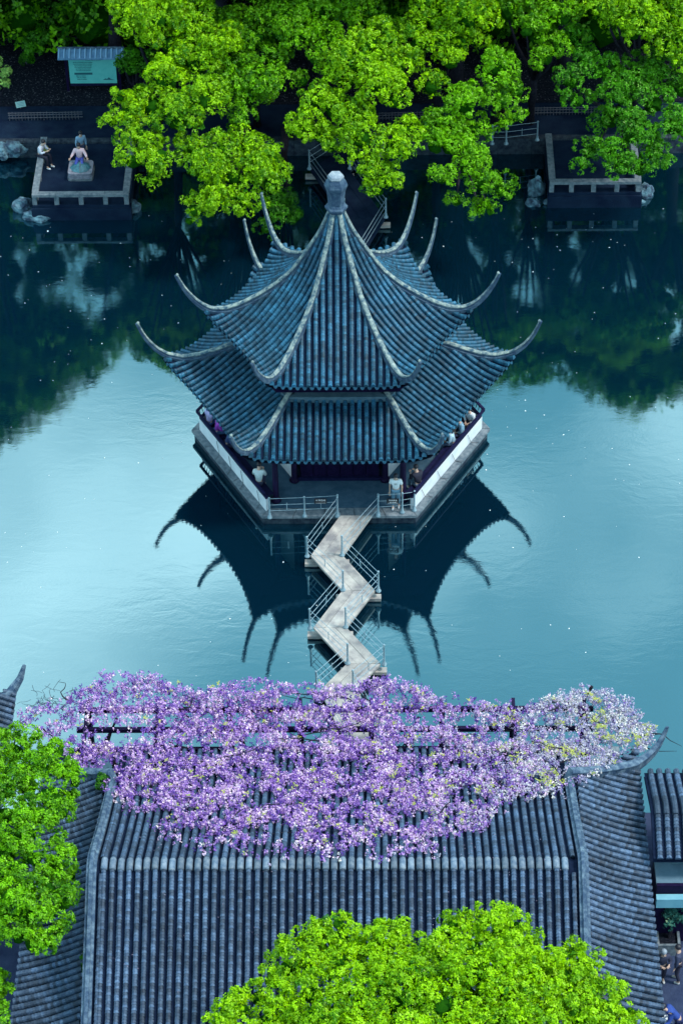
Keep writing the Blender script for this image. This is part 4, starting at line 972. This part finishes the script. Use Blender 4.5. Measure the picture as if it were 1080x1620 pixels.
def person(label, loc, face, pose='sit', shirt=(.6, .6, .65), trous=(.02, .03, .08), hair=(.01, .01, .02), shoe=(.5, .5, .5), long_hair=False, lean=.12, arms='lap', seat=.45, scale=1., print_=False, short=False):
    """local frame: faces -Y; face = world angle of the look direction; origin at the feet"""
    t = thing('person', label, 'person', loc, face+PI/2); t.scale = (scale,)*3
    skin = cmat((.50, .33, .26), .6)
    if pose == 'stand':
        pz = .93; hipy = 0; knee = lambda s: (s*.10, -.03, .50); ank = lambda s: (s*.11, .02+.06*s, .09)
    else:
        pz = seat+.10; hipy = .0; knee = lambda s: (s*.13, -.42, pz+.01); ank = lambda s: (s*.12, -.42-.03*s, .09)
    ly = -lean; sp = Vector((0, hipy+ly*.35, pz+.20)); ch = Vector((0, hipy+ly*.8, pz+.40)); nk = Vector((0, hipy+ly*1.1, pz+.53)); hd = nk+Vector((0, -.03-lean*.25, .10)); hd2 = hd+Vector((0, -.01, .075))
    J = [((0, hipy, pz), .11)]; E = []
    def add(p, r, par): J.append((tuple(p), r)); E.append((par, len(J)-1)); return len(J)-1
    a = add(sp, (.115, .09), 0); b = add(ch, (.13, .095), a); n_ = add(nk, .048, b); h1 = add(hd, (.070, .082), n_); h2 = add(hd2, (.074, .086), h1)
    add(hd+Vector((0, -.105, -.005)), .014, h1)
    armj = {}
    for s in (-1, 1):
        sh_ = ch+Vector((s*.175, 0, .055))
        if arms == 'down': el = sh_+Vector((s*.05, .02, -.28)); wr = el+Vector((0, -.06, -.25))
        elif arms == 'lap': el = sh_+Vector((s*.06, -.04, -.27)); wr = Vector((s*.08, hipy-.27, pz+.10))
        elif arms == 'rail': el = sh_+Vector((s*.12, -.10, -.22)); wr = el+Vector((s*.06, -.22, .0))
        else: el = sh_+Vector((s*.06, -.08, -.25)); wr = el+Vector((-s*.12, -.20, .10))
        i1 = add(sh_, .058, b); i2 = add(el, .038, i1); i3 = add(wr, .026, i2)
        d = (wr-el).normalized(); pm = wr+d*.06; i4 = add(pm, (.036, .018), i3)
        sdv = d.cross(Vector((0, 0, 1))); sdv = sdv.normalized() if sdv.length > .1 else Vector((1, 0, 0))
        for q_, (off, ln_) in enumerate(((-.030, .062), (-.011, .075), (.010, .070), (.029, .055))):
            k1 = add(pm+d*.035+sdv*off, .009, i4); k2 = add(pm+d*(.035+ln_*.55)+sdv*off*1.1+Vector((0, 0, -.012)), .0085, k1); add(pm+d*(.035+ln_)+sdv*off*1.1+Vector((0, 0, -.035)), .007, k2)
        th = add(pm+sdv*(-s*.045)-d*.01, .011, i4); add(pm+sdv*(-s*.060)+d*.035, .009, th)
        armj[s] = (sh_, el, wr)
        hp = Vector((s*.09, hipy, pz-.03)); g0 = add(hp, .085, 0); g1 = add(knee(s), .058, g0); g2_ = add(ank(s), .040, g1); add((ank(s)[0], ank(s)[1]-.12, .045), (.035, .03), g2_)
    skinobj('body', J, E, skin, t)
    # shirt
    S_ = [((0, hipy, pz+.0), (.135, .12))]; SE = []
    def adds(p, r, par): S_.append((tuple(p), r)); SE.append((par, len(S_)-1)); return len(S_)-1
    a = adds(sp, (.155, .125), 0); b = adds(ch, (.175, .135), a); adds(nk+Vector((0, 0, -.03)), .062, b)
    for s in (-1, 1):
        sh_, el, wr = armj[s]; i1 = adds(sh_, .088, b); i2 = adds(el if not short else sh_.lerp(el, .7), .066, i1)
        if not short: adds(el.lerp(wr, .85), .048, i2)
    skinobj('shirt', S_, SE, cmat(shirt), t)
    T2 = [((0, hipy, pz+.01), (.130, .115))]; TE = []
    for s in (-1, 1):
        k0 = len(T2); T2.append(((s*.09, hipy, pz-.04), .10)); TE.append((0, k0)); T2.append((knee(s), .074)); TE.append((k0, k0+1)); p_ = ank(s); T2.append(((p_[0], p_[1], .14), .056)); TE.append((k0+1, k0+2))
    skinobj('trousers', T2, TE, cmat(trous), t)
    hb_ = MB(); hb_.add(ICO_V*np.array([.098, .108, .098])+np.array(hd2+Vector((0, .028, .022))), ICO_F)
    if long_hair:
        hb_.add(ICO_V*np.array([.095, .06, .17])+np.array(nk+Vector((0, .085, .04))), ICO_F)
    hb_.build('hair', cmat(hair, .5), t, smooth=True)
    for s in (-1, 1):
        p_ = ank(s); skinobj('shoe', [((p_[0], p_[1]+.03, .05), .048), ((p_[0], p_[1]-.08, .045), .046), ((p_[0], p_[1]-.17, .035), .034)], [(0, 1), (1, 2)], cmat(shoe), t)
        e = MB(); e.add(*_knob((s*.030, hd.y-.078, hd.z+.030), .010)); e.build('eye', M['black'], t)
    if print_:
        c = ch+Vector((0, -.135, -.02)); pr_ = MB()
        for s in (-1, 1): pr_.add(*_knob((s*.03, c.y, c.z+.045), .012))
        pr_.tube([(-.05, c.y, c.z+.01), (-.02, c.y-.004, c.z-.018), (.02, c.y-.004, c.z-.018), (.05, c.y, c.z+.01)], .008, 5); pr_.build('shirt_print', M['black'], t)
    return t
def hexside(k, u, inset, z):      # point on parapet side k at fraction u, inset metres inward
    a, b = np.array(hexv(PRW, k, 0)), np.array(hexv(PRW, (k+1) % 6, 0)); p = a+(b-a)*u; nrm = np.array([(a+b)[0], (a+b)[1], 0]); nrm /= np.linalg.norm(nrm)
    return tuple(p-nrm*inset+np.array([0, 0, z])), math.atan2(-nrm[1], -nrm[0])
def on_side(k, u, inset=.30): return hexside(k, u, inset, PZ)
# left front side is k=5 (u from side corner to front corner), right front side is k=1
def seated(label, hp, k, turn=0., **kw):
    (_, f) = on_side(k, .5, .3); h = atz(hp[0], hp[1], 1.66); a = math.atan2(h[1], h[0])
    nrm = rad(-90+60*k); d = h[0]*cos(nrm)+h[1]*sin(nrm); mxd = PAW-.27
    print('SEAT', label[:40], round(d, 2), round(mxd, 2))
    if d > mxd: h = h-np.array([cos(nrm), sin(nrm), 0])*(d-mxd)
    loc = (h[0], h[1], PZ); return person(label, loc, f+turn, 'sit', **kw)
seated('person in a white shirt sitting by the left parapet near the front column', (397, 746), 5, shirt=(.62, .72, .74), turn=.9, lean=.14, arms='phone')
seated('person in dark blue clothes leaning on the left parapet below the eave', (349, 684), 5, shirt=(.03, .06, .18), trous=(.02, .02, .06), turn=-.6, lean=.2)
seated('person in a lavender top at the far left corner of the pavilion', (322, 650), 5, shirt=(.42, .38, .66), trous=(.03, .08, .25), turn=.5)
seated('person in a magenta top beside the lavender one at the left corner', (334, 664), 5, shirt=(.30, .04, .42), trous=(.05, .12, .28), turn=-.3, long_hair=True)
seated('woman in a pale blue top with long dark hair by the right parapet', (725, 682), 1, shirt=(.38, .55, .68), trous=(.03, .06, .12), turn=.5, long_hair=True)
seated('person in light blue near the right corner of the pavilion behind the woman', (737, 664), 1, shirt=(.20, .36, .50), trous=(.02, .03, .08), turn=.9)
seated('person in a white top at the far right corner under the eave', (753, 648), 1, shirt=(.60, .66, .72), trous=(.02, .02, .05), turn=1.4)
seated('man in a dark suit with white collar sitting at the right front column', (667, 746), 1, shirt=(.008, .010, .030), trous=(.05, .10, .16), turn=-.5, arms='phone')
p = atz(626, 803, PZ)
person('man in a white t-shirt with a dark print standing behind the right railing', tuple(p), rad(-95), 'stand', shirt=(.75, .78, .80), trous=(.10, .22, .32), shoe=(.6, .65, .7), arms='down', short=True, print_=True, lean=.03)
# far bank
p = atz(70, 262, .75)
person('person in a white jacket sitting on the left end of the left terrace bench wall', (p[0]-.12, p[1]-.0, .75), rad(-25), 'sit', shirt=(.55, .58, .68), trous=(.01, .01, .03), shoe=(.75, .78, .82), seat=.52, lean=.16, arms='phone')
b_ = MB(); p = atz(73, 236, 1.42); b_.lathe([(.02, -.16), (.12, -.12), (.15, 0), (.11, .12), (.03, .15)], 9); tag(b_.build('yellow_bag', cmat((.32, .36, .10)), None, tuple(p), 0, True), 'olive yellow bag on the lap of the person in the white jacket', 'bag')
p = atz(128, 268, .75)
person('woman in a pale pink top sitting on the carved plinth of the left terrace', (p[0], p[1]+.05, .80), rad(-90), 'sit', shirt=(.72, .50, .56), trous=(.05, .08, .40), shoe=(.7, .75, .85), seat=.42, lean=.02, arms='rail', long_hair=False)
p = atz(130, 262, .75)
person('person in a grey-blue jacket standing behind the woman on the carved plinth', (p[0]+.0, p[1]+.35, .75), rad(-70), 'stand', shirt=(.22, .36, .52), trous=(.02, .03, .08), arms='down', lean=.05, scale=.93)
p = atz(1043, 1555, .6)
person('white-haired person in dark clothes standing in the courtyard beside the hall', tuple(p), rad(-80), 'stand', shirt=(.02, .025, .06), trous=(.01, .01, .03), hair=(.22, .26, .32), lean=.05, arms='phone')
p = atz(1066, 1560, .6)
person('dark-clothed person standing behind the white-haired one in the courtyard', (p[0]+.1, p[1]+.2, .6), rad(160), 'stand', shirt=(.03, .04, .09), trous=(.015, .015, .04), lean=.05, arms='down')
p = atz(1070, 1640, .6)
person('person in bright blue bending forward at the bottom right corner', tuple(p), rad(190), 'stand', shirt=(.015, .05, .26), trous=(.01, .02, .10), lean=.40, arms='rail')
p = atz(1050, 1618, 1.0)
bx_ = MB().box(-.22, .22, -.22, .22, -.35, .1); tag(bx_.build('patterned_stool', mat('speckled_cover', (.05, .08, .12), .8, (.7, .72, .75), 14, contrast=(.48, .55)), None, tuple(p), .1), 'dark stool with white speckled cover at the bottom right', 'stool')
# planter with bonsai in the courtyard
p = atz(1052, 1500, .6); t = thing('bonsai_planter', 'blue-green bonsai pine in a square stone planter in the dark courtyard', 'potted tree', tuple(p))
for a_, b_, c_, d_ in ((-.32, .42, -.3, -.22), (-.32, .42, .42, .5), (-.32, -.24, -.22, .42), (.34, .42, -.22, .42)): MB().box(a_, b_, c_, d_, 0, .5).build('planter_side', M['stone'], t)
MB().box(-.24, .34, -.22, .42, .1, .4).build('planter_soil', M['soil'], t)
MB().tube([(.05, .1, .3), (.15, .12, .8), (.05, .2, 1.1), (.3, .25, 1.3)], [.06, .05, .04, .02], 6).build('trunk', M['bark'], t)
V, T_ = crown([(.35, .3, 1.35, .38), (-.05, .2, 1.15, .28), (.6, .2, 1.1, .3)], 900, 1.2, .08, .10, .5); link('crown', quads_mesh('crown', V, M['bonsai'], T_), t)
# thin cables hanging over the white parapet
for k, lab in ((5, 'left'), (1, 'right')):
    cb = thing('parapet_cable', 'thin black cables hanging down the white %s parapet of the pavilion' % lab, 'cable', (0, 0, 0))
    for u in (.28, .46, .64, .88) if k == 5 else (.12, .34, .55, .78):
        (p0, f) = hexside(k, u, -.03, 1.02); (p1, _) = hexside(k, u+.04, -.05, .5); (p2, _) = hexside(k, u+.07, -.30, PZ+.03)
        MB().tube([p0, p1, p2], .009, 4).build('cable', M['cable'], cb)
